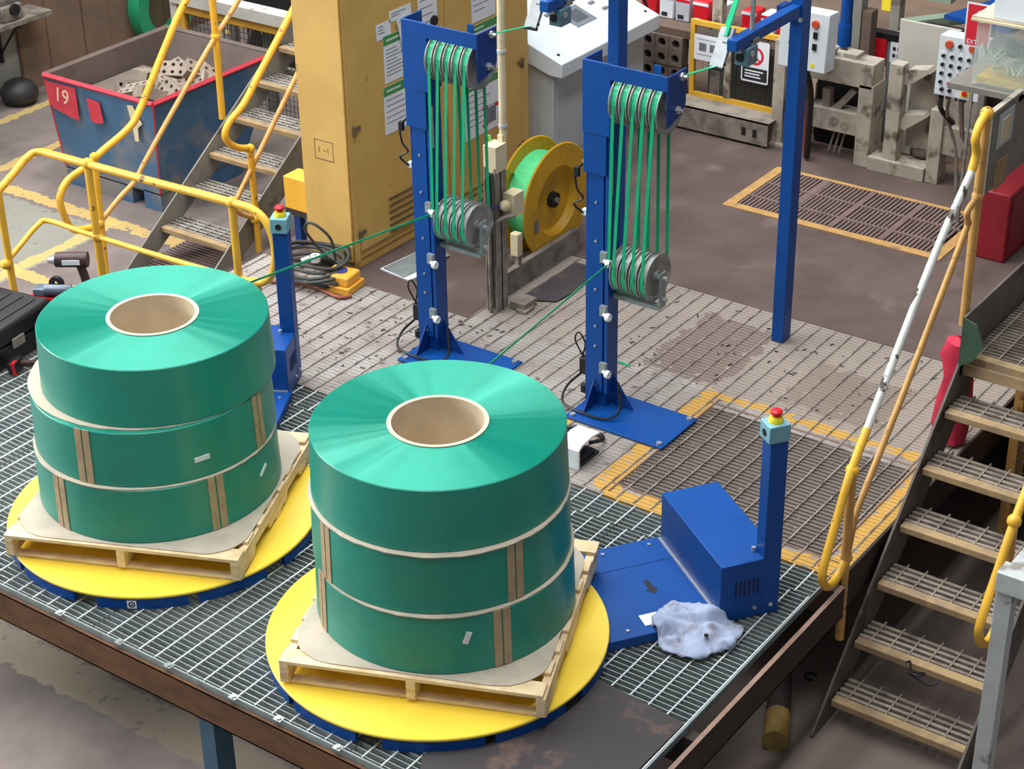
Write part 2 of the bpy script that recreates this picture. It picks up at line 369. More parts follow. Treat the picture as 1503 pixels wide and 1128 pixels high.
m = MB(); m.box(3.176, 3.19, -.03, 2.25, -.2, -.03); m.box(3.11, 3.19, -.03, 2.25, -.2, -.192)
m.build('side_beam', rust_shade, plat)
B(3.168, 3.19, -.03, 2.25, -.034, -.026).build('beam_flange', rust_lip, plat)
for y in (.9, 2.2): B(-2.1, 3.17, y, y+.06, -.19, -.035).build('joist', rust_shade, plat)
B(-2.12, -2.1, -.03, 2.25, -.2, 0).build('side_beam', rust_shade, plat)
for x, y in ((1.17, .03), (2.75, .03), (-1.9, .03), (1.17, 2.1), (-1.9, 2.1)):
    B(x-.045, x+.045, y-.02, y+.09, LOW, -.2).build('column', teal, plat)
for x in (.30, .69, 1.0, 1.39, 1.65, 1.98, 2.3):
    m = MB(); m.box(x-.02, x+.02, -.028, .004, .001, .005); m.cyl((x, -.012, .004), (x, -.012, .012), .012, n=8); m.build('grating_clip', steel, plat)

# ---------------------------------------------------------------- far left wall
wl = struct(B(-6.86, -6.76, 1, 6.0, LOW, 3).build('wall_left', mat('whitewash', (168, 166, 160), .8, 0, .05, 3)))
wb = struct(B(-6.86, -6.75, 6.0, 12, LOW, 3).build('wall_boarded', dark))
ys = [5.93, 6.262, 6.69, 7.0, 7.32, 7.7, 8.2, 8.7, 9.3, 10, 11]
for a, b in zip(ys, ys[1:]):
    B(-6.75, -6.72+random.uniform(0, .02), a+.006, b-.006, LOW, 3).build('wall_board', wall_b, wb)
struct(B(-7, 9, 18, 18.1, -1, 9).build('wall_back', mat('far_wall', (120, 112, 104), .8, 0, .1, 2)))

# ================================================================ TURNTABLE MACHINES
def wrapper(c, ang, label, detail):
    t = thing('pallet_turntable', (c[0], c[1], .002), label, 'turntable', 'pallet turntables on the platform')
    cx, cy = c
    M = Matrix.Translation((cx, cy, .002)) @ Matrix.Rotation(ang, 4, 'Z')   # local x = towards housing, local -y = post side
    MB().lathe([(1e-3, .060), (.768, .060), (.772, .063), (.772, .072), (.768, .076), (1e-3, .076)], (cx, cy, 0), 128, closed=False).build('turntable_disc', disc_y, t, smooth=40)
    MB().lathe([(.2, .0), (.68, .0), (.68, .056), (.2, .056)], (cx, cy, .002), 96).build('drive_base', blue_dk, t)
    n = 10
    for i in range(n):
        a0 = 2*math.pi*i/n+.03; a1 = 2*math.pi*(i+1)/n-(.13 if i % 2 else .03)
        MB().lathe([(.745, .0), (.767, .0), (.767, .057), (.745, .057)], (cx, cy, .002), 14, a0=a0, a1=a1).build('skirt_segment', blue, t)
    bp = MB().prism([(.62, -.35), (1.24, -.35), (1.24, .35), (.62, .35)], 0, .05, 'z', M).build('base_plate', blue, t, bevel=.003)
    for u in (.80, .92, 1.16):
        for v in (-.3, .3): MB().cyl(M @ Vector((u, v, .05)), M @ Vector((u, v, .056)), .009, n=8).build('plate_screw', steel, bp)
    MB().prism([(.74, .16), (1.236, .16), (1.236, .165), (.74, .165)], .0502, .0516, 'z', M).build('plate_seam', blue_dk, bp)
    h = MB().prism([(1.236, -.335), (1.53, -.335), (1.53, .335), (1.236, .335)], 0, .308, 'z', M).build('motor_housing', blue, t, bevel=.004)
    MB().prism([(1.222, -.33), (1.238, -.33), (1.238, .335), (1.222, .335)], .05, .056, 'z', M).build('hinge_strip', steel, t)
    for k in range(6):
        u = 1.31+.022*k
        MB().prism([(u, -.3372), (u+.007, -.3372), (u+.007, -.334), (u, -.334)], .13, .215, 'z', M).build('vent_slot', mat('slot_shadow_blue', (8, 20, 52), .7, 0, .05), h)
    for u in (1.41, 1.49): MB().cyl(M @ Vector((u, -.334, .05)), M @ Vector((u, -.345, .05)), .010, n=8).build('housing_screw', steel, h)
    MB().cyl(M @ Vector((1.43, -.26, .308)), M @ Vector((1.43, -.26, .33)), .011, n=8).build('housing_screw', steel, h)
    MB().prism([(1.445, -.338), (1.532, -.338), (1.532, -.255), (1.445, -.255)], 0, .915, 'z', M).build('control_post', blue, t, bevel=.004)
    sb = MB().prism([(1.432, -.345), (1.535, -.345), (1.535, -.25), (1.432, -.25)], .915, 1.0, 'z', M).build('switch_box', cyan_box, t, bevel=.004)
    cc = M @ Vector((1.484, -.297, 0))
    MB().lathe([(1e-3, 1.0), (.034, 1.0), (.034, 1.012), (.026, 1.026), (1e-3, 1.026)], (cc.x, cc.y, .002), 20, closed=False).build('yellow_collar', ink_yel, sb)
    MB().lathe([(1e-3, 1.024), (.014, 1.024), (.014, 1.036), (.027, 1.04), (.027, 1.052), (.018, 1.06), (1e-3, 1.061)], (cc.x, cc.y, .002), 20, closed=False).build('stop_button', red, sb)
    MB().cyl(M @ Vector((1.433, -.297, .955)), M @ Vector((1.428, -.297, .955)), .017).build('cable_gland', black, sb)
    if detail == 'r':
        A = M @ Matrix.Translation((1.03, -.02, .0505)) @ Matrix.Rotation(math.radians(-90), 4, 'Z') @ Matrix.Scale(.75, 4)
        MB().prism([(-.07, -.018), (.02, -.018), (.02, -.042), (.08, 0), (.02, .042), (.02, .018), (-.07, .018)], 0, .0012, 'z', A).build('arrow_mark', ink_dk, bp)
        A = M @ Matrix.Translation((.935, -.255, .0505)) @ Matrix.Scale(.9, 4)
        MB().prism([(-.05, -.04), (.06, -.04), (.06, .05), (-.05, .05)], 0, .0012, 'z', A).build('warning_label', paper, bp)
        MB().prism([(-.005, -.036), (.05, -.036), (.02, .03)], .0012, .002, 'z', A).build('warning_triangle', mat('amber_print', (226, 160, 40), .6, 0, .05), bp)
    else:
        a = math.radians(-57.4)
        p = Vector((cx+.768*math.cos(a), cy+.768*math.sin(a), .03)); F = face_frame(p, (-math.sin(a), math.cos(a), 0), (0, 0, 1))
        k = MB().box(-.022, .022, -.022, .022, 0, .0015, F).build('round_label', paper, t)
        MB().lathe([(.010, .0016), (.016, .0016), (.016, .0024), (.010, .0024)], (0, 0, 0), 20).xf(F).build('label_ring', ink_dk, k)
        MB().prism([(-.006, -.005), (.006, -.005), (0, .007)], .0016, .0024, 'z', F).build('label_mark', ink_dk, k)
    return t
RC = (1.88, .81); LC = (.145, .845)
wrapper(RC, math.radians(55), 'yellow turntable with blue motor housing nearest the platform corner, rag beside it', 'r')
wrapper(LC, math.radians(118), 'yellow turntable on blue ring under the pallet farther from the stairs', 'l')

# ---------------------------------------------------------------- pallets
def pallet(c, ang, label):
    Z = .079; M = Matrix.Translation((c[0], c[1], Z)) @ Matrix.Rotation(ang, 4, 'Z')
    t = thing('wooden_pallet', (c[0], c[1], Z), label, 'pallet', 'new wooden pallets')
    H = .585
    for y in (-.54, -.285, 0, .285, .54): 
        w = .075 if abs(y) < .5 else .045
        B(-H, H, y-w/2, y+w/2, 0, .016, M).build('bottom_board', wood, t, bevel=.002) if abs(y) != .285 else None
    for x in (-H, -.02, H-.04):
        m = MB(); poly = [(-H, .016), (-.36, .016), (-.34, .055), (-.15, .055), (-.13, .016), (.13, .016), (.15, .055), (.34, .055), (.36, .016), (H, .016), (H, .112), (-H, .112)]
        m.prism(poly, x, x+.04, 'x', M); m.build('stringer', wood, t, bevel=.002)
    n = 8
    for i in range(n):
        y = -H+.047+(2*H-.094)*i/(n-1)
        w = .045 if i not in (0, n-1) else .047
        jit = random.uniform(-.012, .008)
        B(-H, H+jit, y-w, y+w, .112, .13, M).build('deck_board', wood, t, bevel=.002)
    return t
pallet((1.889, .862), math.radians(22.3), 'wooden pallet on the nearer yellow turntable, bearing the middle stack of green rolls')
pallet((.1435, .857), math.radians(23.6), 'wooden pallet on the yellow turntable beside the black tool case')
def sheet(c, ang, half, rad, z, label):
    pts = []
    for k, (sx, sy) in enumerate(((1, 1), (-1, 1), (-1, -1), (1, -1))):
        for i in range(9):
            a = k*math.pi/2+i*math.pi/16
            pts.append((sx*(half-rad)+rad*math.cos(a)+random.uniform(-.003, .003), sy*(half-rad)+rad*math.sin(a)+random.uniform(-.003, .003)))
    M = Matrix.Translation((c[0], c[1], z)) @ Matrix.Rotation(ang, 4, 'Z')
    return tag(MB().prism(pts, 0, .004, 'z', M).build('cardboard_sheet', board), label, 'cardboard', 'grey cardboard sheets')
sheet((1.884, .862), math.radians(22.3), .565, .21, .2105, 'grey round-cornered cardboard sheet between nearer pallet and its lowest green roll')
sheet((.140, .862), math.radians(23.6), .575, .20, .2105, 'grey round-cornered cardboard sheet under the lowest green roll, beside the black tool case')

# ---------------------------------------------------------------- strapping rolls
def roll(c, z0, z1, rr, label, strips=(), labels=(), tilt=None):
    t = thing('strapping_roll', (c[0], c[1], z0), label, 'strapping roll', 'stacked rolls of green strapping')
    r0_, r = rr; ri = .219; N = 160
    MB().lathe([(ri, z1), (ri+.1, z1), (ri+.2, z1), (r-.004, z1)], (c[0], c[1], 0), N, closed=False).build('wound_face', green, t, smooth=0).data.shade_smooth()
    MB().lathe([(r-.004, z1), (r, z1-.004), ((r+r0_)/2, (z0+z1)/2), (r0_, z0+.003), (ri, z0+.003)], (c[0], c[1], 0), N, closed=False).build('wound_wall', green_side, t, smooth=40)
    co = MB().lathe([(ri-.018, z0+.003), (ri, z0+.003), (ri, z1+.003), (ri-.018, z1+.003)], (c[0], c[1], 0), 72).build('core_tube', corem, t)
    MB().lathe([(ri-.017, z1+.0032), (ri+.001, z1+.0032), (ri+.001, z1+.005), (ri-.017, z1+.005)], (c[0], c[1], 0), 72).build('core_rim', core_rim, co)
    for a in strips:
        for da in (-.038, .038):
            A = math.radians(a)+da; w = .031
            mm = MB().lathe([(r0_+.0005, z0+.002), (r0_+.004, z0+.002), (r+.004, z1+.001), (r+.0005, z1+.001)], (c[0], c[1], 0), 3, a0=A-w, a1=A+w)
            mm.build('kraft_strip', kraft, t)
    for a, z, w, h, rot in labels:
        A = math.radians(a); rz = r0_+(r-r0_)*(z-z0)/(z1-z0); p = Vector((c[0]+rz*math.cos(A), c[1]+rz*math.sin(A), z))
        F = face_frame(p, (-math.sin(A), math.cos(A), 0), (0, 0, 1)) @ Matrix.Rotation(rot, 4, 'Z')
        MB().box(-w, w, -h, h, -.001, .004, F).build('paper_label', paper, t)
    return t
z = [.2155, .508, .798, 1.092]
rb = [((1.878, .884), (.580, .572)), ((1.860, .893), (.571, .565)), ((1.848, .910), (.563, .553))]
roll(rb[0][0], z[0], z[1]-.006, rb[0][1], 'bottom green strapping roll of the stack nearer the stairs, folded white tag on its wall', (-120, -28), ((-43.5, .395, .012, .03, -.35),))
roll(rb[1][0], z[1], z[2]-.006, rb[1][1], 'middle green strapping roll of the stack nearer the stairs, two kraft strips showing', (-112, -19.7))
roll(rb[2][0], z[2], z[3], rb[2][1], 'top green strapping roll of the stack nearer the stairs, open brown core')
lb = [((.103, .882), (.593, .586)), ((.095, .900), (.584, .575)), ((.110, .945), (.562, .549))]
roll(lb[0][0], z[0], z[1]-.006, lb[0][1], 'bottom green strapping roll of the stack nearer the tool case, slanted paper label', (-95.6, -17.3), ((13, .385, .035, .008, .55),))
roll(lb[1][0], z[1], z[2]-.006, lb[1][1], 'middle green strapping roll of the stack nearer the tool case, level paper label', (-78.3, 13.3), ((-23.1, .609, .038, .012, .05),))
roll(lb[2][0], z[2], z[3], lb[2][1], 'top green strapping roll of the stack nearer the tool case, shifted off its card disc')
def spacer(c, z, r, label, wob=.004):
    n = 90; pts = []
    ph = random.random()*6
    for i in range(n):
        a = 2*math.pi*i/n; rr = r+wob*math.sin(3*a+ph)+random.uniform(-.0025, .0025); pts.append((c[0]+rr*math.cos(a), c[1]+rr*math.sin(a)))
    tag(MB().prism(pts, z-.0055, z-.0005).build('card_spacer', board), label, 'card spacer', 'card discs between the rolls')
spacer(rb[0][0], z[1], .5745, 'card disc between bottom and middle rolls of the stack nearer the stairs')
spacer(rb[1][0], z[2], .5725, 'card disc under the top roll of the stack nearer the stairs')
spacer(lb[0][0], z[1], .5875, 'card disc between bottom and middle rolls of the stack nearer the tool case')
spacer((.075, .930), z[2], .586, 'card disc jutting out under the top roll of the stack nearer the tool case')
# loose strap ends standing in the open cores
for c, lab in ((rb[2][0], 'thin green strap end inside the open core of the stack nearer the stairs'), (lb[2][0], 'thin green strap end inside the open core of the stack nearer the tool case')):
    m = MB(); 
    m.tube(cr([(c[0]-.05, c[1]-.15, .85), (c[0]-.05, c[1]-.14, .97), (c[0]-.02, c[1]-.1, 1.0), (c[0]+.03, c[1]-.05, .99)]), (.0015, .004), 4, flat=(1, 0, 0))
    tag(m.build('strap_end', strap_g), lab, 'strap')

# ================================================================ STRAP ACCUMULATORS
def accumulator(label):
    t = thing('strap_accumulator', (1.4, 3.0, .003), label, 'strap accumulator', 'blue strap accumulators')
    bp = B(1.235, 1.852, 2.78, 3.155, .003, .015).build('base_plate', blue, t, bevel=.003)
    for x, y in ((1.27, 2.81), (1.82, 2.81), (1.82, 3.12)):
        MB().cyl((x, y, .015), (x, y, .027), .016, n=8).build('anchor_bolt', steel, bp)
    m = MB(); m.box(1.232, 1.372, 2.99, 3.075, .015, 1.72); m.build('column', blue, t, bevel=.003)
    B(1.262, 1.352, 2.974, 2.99, .1, 1.60).build('column_rail', blue, t, bevel=.002)
    B(1.362, 1.386, 2.974, 3.075, .1, 1.66).build('column_flange', blue, t, bevel=.002)
    B(1.228, 1.395, 2.958, 2.973, 1.60, 1.985).build('head_plate', blue, t, bevel=.002)
    B(1.232, 1.372, 2.962, 2.973, 1.38, 1.60).build('head_plate', blue, t, bevel=.002)
    B(1.395, 1.722, 2.958, 2.967, 1.905, 1.985).build('arm', blue, t, bevel=.002)
    B(1.228, 1.236, 2.973, 3.13, 1.62, 1.985).build('side_plate', blue, t); B(1.30, 1.385, 2.973, 3.09, 1.60, 1.93).build('axle_block', blue_dk, t)
    B(1.56, 1.60, 3.10, 3.108, 1.93, 1.975).build('arm_tab', blue, t)
    ep = MB().prism([(2.958, 1.985), (3.13, 1.985), (3.13, 1.80), (3.09, 1.755), (2.958, 1.72)], 1.722, 1.73, 'x').build('end_plate', blue_dk, t)
    for y, z in ((3.08, 1.955), (3.05, 1.79)):
        m = MB(); m.cyl((1.73, y, z), (1.742, y, z), .022, n=6); m.cyl((1.742, y, z), (1.765, y, z), .010, n=10); m.build('bolt', steel, ep)
    def sheave(x, z, r, nm):
        w = .054
        MB().lathe([(.02, .012), (r*.82, .012), (r*.9, .003), (r, .003), (r, .009), (r*.89, .014), (r*.89, w-.014), (r, w-.009), (r, w-.003), (r*.9, w-.003), (r*.82, w-.014), (.035, w-.014), (.035, w), (.02, w)], (x, 3.05, z), 40, 'x').build(nm, cast, t, smooth=35)
    for i in range(5): sheave(1.405+.0585*i, 1.79, .134, 'upper_sheave')
    for i in range(4): sheave(1.418+.0585*i, .85, .128, 'lower_sheave')
    MB().cyl((1.38, 3.05, 1.79), (1.725, 3.05, 1.79), .02).build('upper_axle', steel, t)
    MB().cyl((1.38, 3.05, .85), (1.675, 3.05, .85), .02).build('lower_axle', steel, t)
    B(1.387, 1.405, 2.985, 3.07, .74, .97).build('slide_block', blue_dk, t)
    m = MB(); m.box(1.387, 1.675, 3.02, 3.055, .692, .70); m.box(1.387, 1.675, 3.02, 3.026, .67, .70); m.build('carriage_bar', galv, t)
    br = B(1.668, 1.676, 3.02, 3.08, .68, .885).build('carriage_bracket', galv, t)
    for z in (.85, .73): MB().cyl((1.676, 3.05, z), (1.70, 3.05, z), .014, n=8).build('bolt', steel, br)
    for z in (.14, .38, .50, .72, 1.0, 1.22, 1.46):
        MB().cyl((1.307, 2.975, z), (1.307, 2.967, z), .0075, n=8).build('rivet', steel, t)
    MB().tube([(1.397, 2.985, 1.28), (1.397, 2.985, 1.52)], .005, 6).build('spring_rod', galv, t)
    for z in (.905, .59, .245):
        g = B(1.345, 1.385, 2.952, 2.976, z-.01, z+.05).build('guide_bracket', galv, t)
        m = MB(); m.lathe([(.012, -.010), (.021, -.012), (.024, 0), (.021, .012), (.012, .010)], (1.405, 2.945, z), 16, 'x'); m.cyl((1.37, 2.955, z+.005), (1.395, 2.945, z), .009)
        m.build('guide_eye', white, g)
    # gussets
    MB().prism([(1.386, .015), (1.52, .015), (1.386, .20)], 3.03, 3.038, 'y').build('gusset', blue_dk, t)
    MB().prism([(2.99, .015), (2.86, .015), (2.99, .20)], 1.30, 1.308, 'x').build('gusset', blue_dk, t)
    # limit switches and their cables at the foot and half-way up
    B(1.185, 1.232, 3.0, 3.05, .16, .26).build('limit_switch', black, t, bevel=.005); B(1.20, 1.232, 2.99, 3.02, .05, .10).build('limit_switch', black, t, bevel=.005)
    m = MB(); m.tube(cr([(1.2, 3.02, .17), (1.13, 2.96, .08), (1.16, 2.88, .025), (1.3, 2.84, .03), (1.45, 2.85, .03), (1.5, 2.92, .06), (1.46, 2.97, .2)]), .007, 6)
    m.tube(cr([(1.2, 3.02, .26), (1.16, 3.0, .36), (1.19, 2.99, .42), (1.225, 3.0, .36), (1.21, 3.0, .28)]), .005, 6)
    m.build('switch_cable', black, t)
    B(1.212, 1.232, 2.99, 3.02, 1.40, 1.43).build('sensor_clip', white, t); B(1.205, 1.232, 2.99, 3.02, 1.12, 1.15).build('sensor_clip', white, t)
    m = MB(); m.tube(cr([(1.215, 2.99, 1.41), (1.18, 2.97, 1.36), (1.19, 2.97, 1.27), (1.22, 2.98, 1.22), (1.17, 2.97, 1.18), (1.215, 2.99, 1.13)]), .006, 6)
    m.box(1.175, 1.2, 2.96, 2.985, 1.34, 1.39)
    m.build('sensor_cable', black, t)
    return t
DX = -1.156
acc = accumulator('blue strap accumulator post beside the white foot switch, in front of the white console')
dup(acc, (DX, 0, 0), 'blue strap accumulator post in front of the yellow cabinet with posters')

def strap_run(label, src):
    t = thing('green_strap', (1.5, 3.0, .4), label, 'strap', 'green straps threaded through the accumulators')
    F, Bk = 3.05-.124, 3.05+.124; zu, zl = 1.79, .85
    xu = [1.405+.0585*i+.027 for i in range(5)]; xl = [1.418+.0585*i+.027 for i in range(4)]
    R = (.0095, .0014)
    def st(pts): MB().tube(pts, R, 4, flat=(1, 0, 0)).build('strand', strap_g, t, smooth=0)
    e = Vector((1.405, 2.945, .905))
    st([e, (xu[0], F, zu)])
    for i in range(4):
        st([(xu[i], Bk, zu), (xl[i], Bk, zl)]); st([(xl[i], F, zl), (xu[i+1], F, zu)])
    for x, z, up, lo in [(x, zu, 0, math.pi) for x in xu]+[(x, zl, math.pi, 2*math.pi) for x in xl]:
        n = 14; pts = [(x, 3.05+.1235*math.cos(up+(lo-up)*k/n), z+.1235*math.sin(up+(lo-up)*k/n)) for k in range(n+1)]
        for w in (0,):
            MB().tube(pts, (.014, .0014), 4, flat=(1, 0, 0)).build('wrap', strap_g, t, smooth=0)
    # off the last wheel, through the end plate to the steel guide, then up in a wide run
    g = Vector((1.70, 3.47, 1.885))
    st([(xu[4], Bk, zu), (1.735, 3.08, 1.958)]); st([(1.735, 3.08, 1.958), g])
    MB().tube([(1.70, 3.55, 2.02), (1.70, 3.67, 2.20), (1.71, 3.80, 2.55)], (.026, .003), 4, flat=(.8, -.6, 0)).build('wide_run', strap_g, t, smooth=0)
    # from the roll to the lower eye
    MB().tube([src, e], (.006, .0014), 4, flat=(0, .3, 1)).build('feed_run', strap_g, t, smooth=0)
    return t
strap_run('green strap threaded over the grey wheels in front of the white console', (1.62, 1.42, .97))
s2 = strap_run('green strap threaded over the grey wheels in front of the yellow cabinet', (.10-DX, 1.47, 1.0))
s2.location = Vector(s2.location)+Vector((DX, 0, 0)); 

# ---------------------------------------------------------------- strap guide stands
def stand(label):
    t = thing('guide_stand', (1.77, 4.22, .002), label, 'stand', 'blue strap guide stands')
    B(1.736, 1.811, 4.19, 4.285, .002, 2.6).build('post', blue, t, bevel=.003)
    a = B(1.742, 1.80, 3.50, 4.19, 1.965, 2.025).build('arm', blue, t, bevel=.003)
    MB().cyl((1.80, 4.17, 1.95), (1.815, 4.17, 1.95), .012, n=8).build('bolt', steel, a)
    MB().cyl((1.735, 4.16, 1.93), (1.72, 4.16, 1.93), .012, n=8).build('bolt', steel, a)
    B(1.70, 1.742, 4.1, 4.19, 1.96, 2.03).build('arm_flange', blue_dk, a)
    h = MB().cyl((1.775, 3.70, 1.98), (1.775, 3.70, 2.5), .013).build('hanger_rod', galv, t)
    B(1.745, 1.805, 3.67, 3.73, 1.955, 1.985).build('rod_clamp', grime, h)
    b = B(1.735, 1.815, 3.60, 3.70, 1.86, 1.955).build('sensor_box', slate_box, t, bevel=.004)
    m = MB(); m.cyl((1.765, 3.60, 1.905), (1.765, 3.592, 1.905), .022); m.build('lens', black, b)
    m = MB(); m.box(1.75, 1.775, 3.594, 3.60, 1.925, 1.945); m.box(1.78, 1.80, 3.655, 3.69, 1.955, 1.985); m.build('terminal', steel, b)
    MB().cyl((1.815, 3.64, 1.92), (1.819, 3.64, 1.92), .018).build('blank_plug', steel, b)
    # sheet-steel tray that guides the strap
    m = MB(); m.prism([(3.46, 1.875), (3.485, 1.87), (3.60, 2.05), (3.575, 2.06)], 1.665, 1.74, 'x')
    g = m.build('strap_guide', steel, t)
    m = MB(); m.cyl((1.66, 3.47, 1.875), (1.745, 3.47, 1.875), .011); m.cyl((1.66, 3.49, 1.895), (1.745, 3.49, 1.895), .008); m.build('guide_roller', black, g)
    B(1.70, 1.745, 3.53, 3.60, 1.98, 2.0).build('guide_bracket', steel, g)
    return t
stn = stand('tall blue square post with arm, standing at the edge of the brown floor plate')
dup(stn, (-1.15, 0, 0), 'tall blue square post with hanging sensor, standing before the white console')

# ================================================================ YELLOW CABINET AND ITS NOTICES
t = thing('electrical_cabinet', (-1.06, 4.5, 0), 'tall yellow steel cabinet covered with notices, behind the blue accumulator post', 'cabinet')
B(-1.245, -.875, 3.545, 5.47, .06, 2.7).build('body', cab_y, t, bevel=.006)
B(-1.22, -.885, 3.57, 5.44, 0, .06).build('plinth', cab_y, t)
for y0, y1 in ((3.605, 4.535), (4.545, 5.365)):
    d = B(-.876, -.86, y0, y1, .12, 2.66).build('door', cab_y, t, bevel=.004)
    if y0 < 4:
        for k in range(6):
            z = .10+.045*k+.04
            MB().box(-.861, -.852, 3.90, 4.16, z, z+.012).build('louvre', cab_dk, d)
        for z in (.25, .94, 1.9):
            m = MB(); m.box(-.862, -.846, 3.60, 3.655, z-.012, z+.012); m.cyl((-.853, 3.60, z-.045), (-.853, 3.60, z+.02), .012, n=8); m.build('hinge', cab_dk, d)
        MB().cyl((-.86, 4.42, 1.395), (-.845, 4.42, 1.395), .035, n=16).build('lock', black, d)
    else:
        for z in (.25, .85, 1.9):
            m = MB(); m.box(-.862, -.846, 5.32, 5.37, z-.012, z+.012); m.cyl((-.853, 5.372, z-.05), (-.853, 5.372, z+.02), .012, n=8); m.build('hinge', cab_dk, d)
B(-.862, -.86, 3.55, 3.60, .06, 2.68).build('corner_post', cab_y, t, bevel=.003)
# scratched box outline with an arrow on the narrow side
F = face_frame((-1.06, 3.5445, .78), (1, 0, 0), (0, 0, 1)); m = MB()
for a in ((-.075, .075, .06, .064), (-.075, .075, -.066, -.06), (-.075, -.071, -.06, .06), (.071, .075, -.06, .06), (-.04, -.036, -.02, .02), (-.01, .02, -.004, 0), (.03, .034, -.02, .02)): m.box(a[0], a[1], a[2], a[3], -.001, .0008, F)
m.build('scratched_mark', cab_dk, t)
B(-.95, -.89, 3.5425, 3.5455, .08, .17).build('side_patch', cab_dk, t)

def notice(name, y0, y1, z0, z1, label, head=None, rows=6, pic=None, off=0, tilt=0, x=-.8585):
    t = thing(name, (x, (y0+y1)/2, (z0+z1)/2), label, 'notice', 'notices on the yellow cabinet')
    w, h = (y1-y0)/2, (z1-z0)/2
    F = face_frame((x+off, (y0+y1)/2, (z0+z1)/2), (0, 1, 0), (0, 0, 1)) @ Matrix.Rotation(tilt, 4, 'Z')
    s = MB().box(-w, w, -h, h, -.0004, .0012, F).build('sheet', paper, t)
    top = h-.02
    if head:
        MB().box(-w, w, h-head, h, .0012, .002, F).build('header', ink_green, t)
        m = MB(); n = 7
        for i in range(n): m.box(-w+.03+i*.02, -w+.045+i*.02, h-head*.62, h-head*.4, .002, .0026, F)
        m.build('header_text', paper, t); top = h-head-.03
    m = MB(); z = top
    for i in range(rows):
        if z < -h+.03: break
        m.box(-w+.02, w-.02-random.uniform(0, w*.9), z-.004, z+.002, .0012, .0017, F); z -= (top+h)/(rows+1)
    if rows: m.build('printed_text', ink, t)
    if pic:
        m = MB(); m.box(.02, .12, -h+.05, -h+.16, .0018, .0024, F); m.build('printed_picture', ink, t)
        m = MB()
        for cx, cz in ((-.0, -h+.17), (.0, -h+.05), (.14, -h+.16)): m.box(cx-.03, cx+.03, cz-.012, cz+.012, .0024, .003, F)
        m.build('red_ovals', ink_red, t)
    return t
notice('notice', 3.92, 4.16, 1.13, 1.43, 'green-headed notice left of the blue post top', .06, 8)
notice('notice', 3.90, 4.16, .80, 1.11, 'lower green-headed notice left of the blue post, cable hanging over it', .06, 5)
notice('notice', 4.78, 5.16, .88, 1.24, 'green-banded notice behind the grey wheels, upper of the two beside the white pipe', .05, 5)
notice('notice', 4.72, 5.16, .48, .86, 'green-banded notice with machine picture beside the white pipe', .05, 6, True)
notice('notice', 4.82, 5.08, 1.26, 1.62, 'plain white notice at the top edge beside the white pipe', None, 8)
notice('notice', 4.27, 4.46, 1.26, 1.62, 'plain white notice behind the blue arm of the cabinet-side post', None, 6)
notice('small_notice', 3.99, 4.20, 1.50, 1.57, 'small white strip notice near the cabinet lock', None, 2)
notice('small_notice', 3.86, 4.0, 1.42, 1.52, 'small greyish label near the cabinet corner', None, 3)
notice('small_notice', 4.07, 4.22, 1.30, 1.52, 'tilted white tag sheet hanging above the blue post', None, 2, None, .01, .25)

# ================================================================ WHITE CONSOLE
t = thing('control_console', (-.95, 6.2, 0), 'white control console with sloping top and small screen, behind the blue posts', 'console')
B(-1.18, -.76, 5.60, 6.78, .0, .72).build('body', console_g, t, bevel=.006)
poly = [(-.66, .70), (-.66, .80), (-1.28, 1.02), (-1.28, .86), (-.76, .70)]
dk = MB().prism(poly, 5.56, 6.83, 'y').build('sloping_desk', console_w, t, bevel=.006)
sl = math.atan2(.22, .62); F = face_frame((-.97, 6.2, .911), (0, 1, 0), (-math.cos(sl), 0, math.sin(sl)))
s_ = MB().box(-.12, .12, -.10, .10, -.001, .004, F).build('screen_bezel', ink, dk)
MB().box(-.075, .075, -.06, .06, .004, .006, F).build('screen', mat('dark_screen', (86, 92, 100), .3, 0, .05), dk)
for a, b in ((.26, .05), (.30, -.05), (-.2, .12)):
    MB().box(a-.03, a+.03, b-.012, b+.012, -.001, .008, F).build('switch', ink, dk)
for a, b in ((-.56, -.24), (.56, -.24)): MB().cyl(F @ Vector((a, b, 0)), F @ Vector((a, b, .005)), .012, n=8).build('screw', ink_dk, dk)
MB().box(-.70, -.69, 5.9, 5.97, .62, .66).build('desk_lip', console_g, t) if 0 else None
B(-.762, -.755, 5.64, 6.74, .06, .66).build('front_panel', console_g, t, bevel=.002)
tag(B(-1.42, -1.26, 5.58, 5.72, 0, .32).build('junction_box', console_w, bevel=.01), 'small white box standing on the floor between yellow cabinet and console', 'box')

# ================================================================ CORD REEL
t = thing('cord_reel', (-.03, 4.42, .02), 'large yellow spool of green cord on the floor behind the blue accumulator post', 'spool')
cz, cy, R = .395, 4.43, .365
def flange(x, nm):
    f = MB().lathe([(.05, x-.05), (.19, x-.05), (.215, x), (R, x), (R+.008, x+.006), (R, x+.014), (.225, x+.014), (.20, x-.035), (.05, x-.035)], (0, cy, cz), 56, 'x').build(nm, spool_y, t, smooth=35); return f
f1 = flange(.06, 'flange'); f2 = flange(-.14, 'flange')
MB().lathe([(.225, -.125), (.285, -.125), (.29, -.03), (.285, .058), (.225, .058)], (0, cy, cz), 56, 'x').build('green_cord', mat('pale_green_cord', (84, 206, 132), .55, 0, .08, 30), t, smooth=50)
MB().lathe([(.02, .0), (.055, .0), (.05, .06), (.02, .06)], (0, cy, cz), 9, 'x').build('hub', dark, t)
B(.077, .079, cy-.26, cy-.22, cz-.13, cz-.05).build('spool_label', ink, t)
m = MB(); m.box(-.17, -.15, cy-.05, cy+.05, .02, cz); m.cyl((-.17, cy, cz), (.08, cy, cz), .018)
m.box(-.17, .1, cy-.2, cy+.2, .0, .03); m.build('stand_frame', grime, t) 
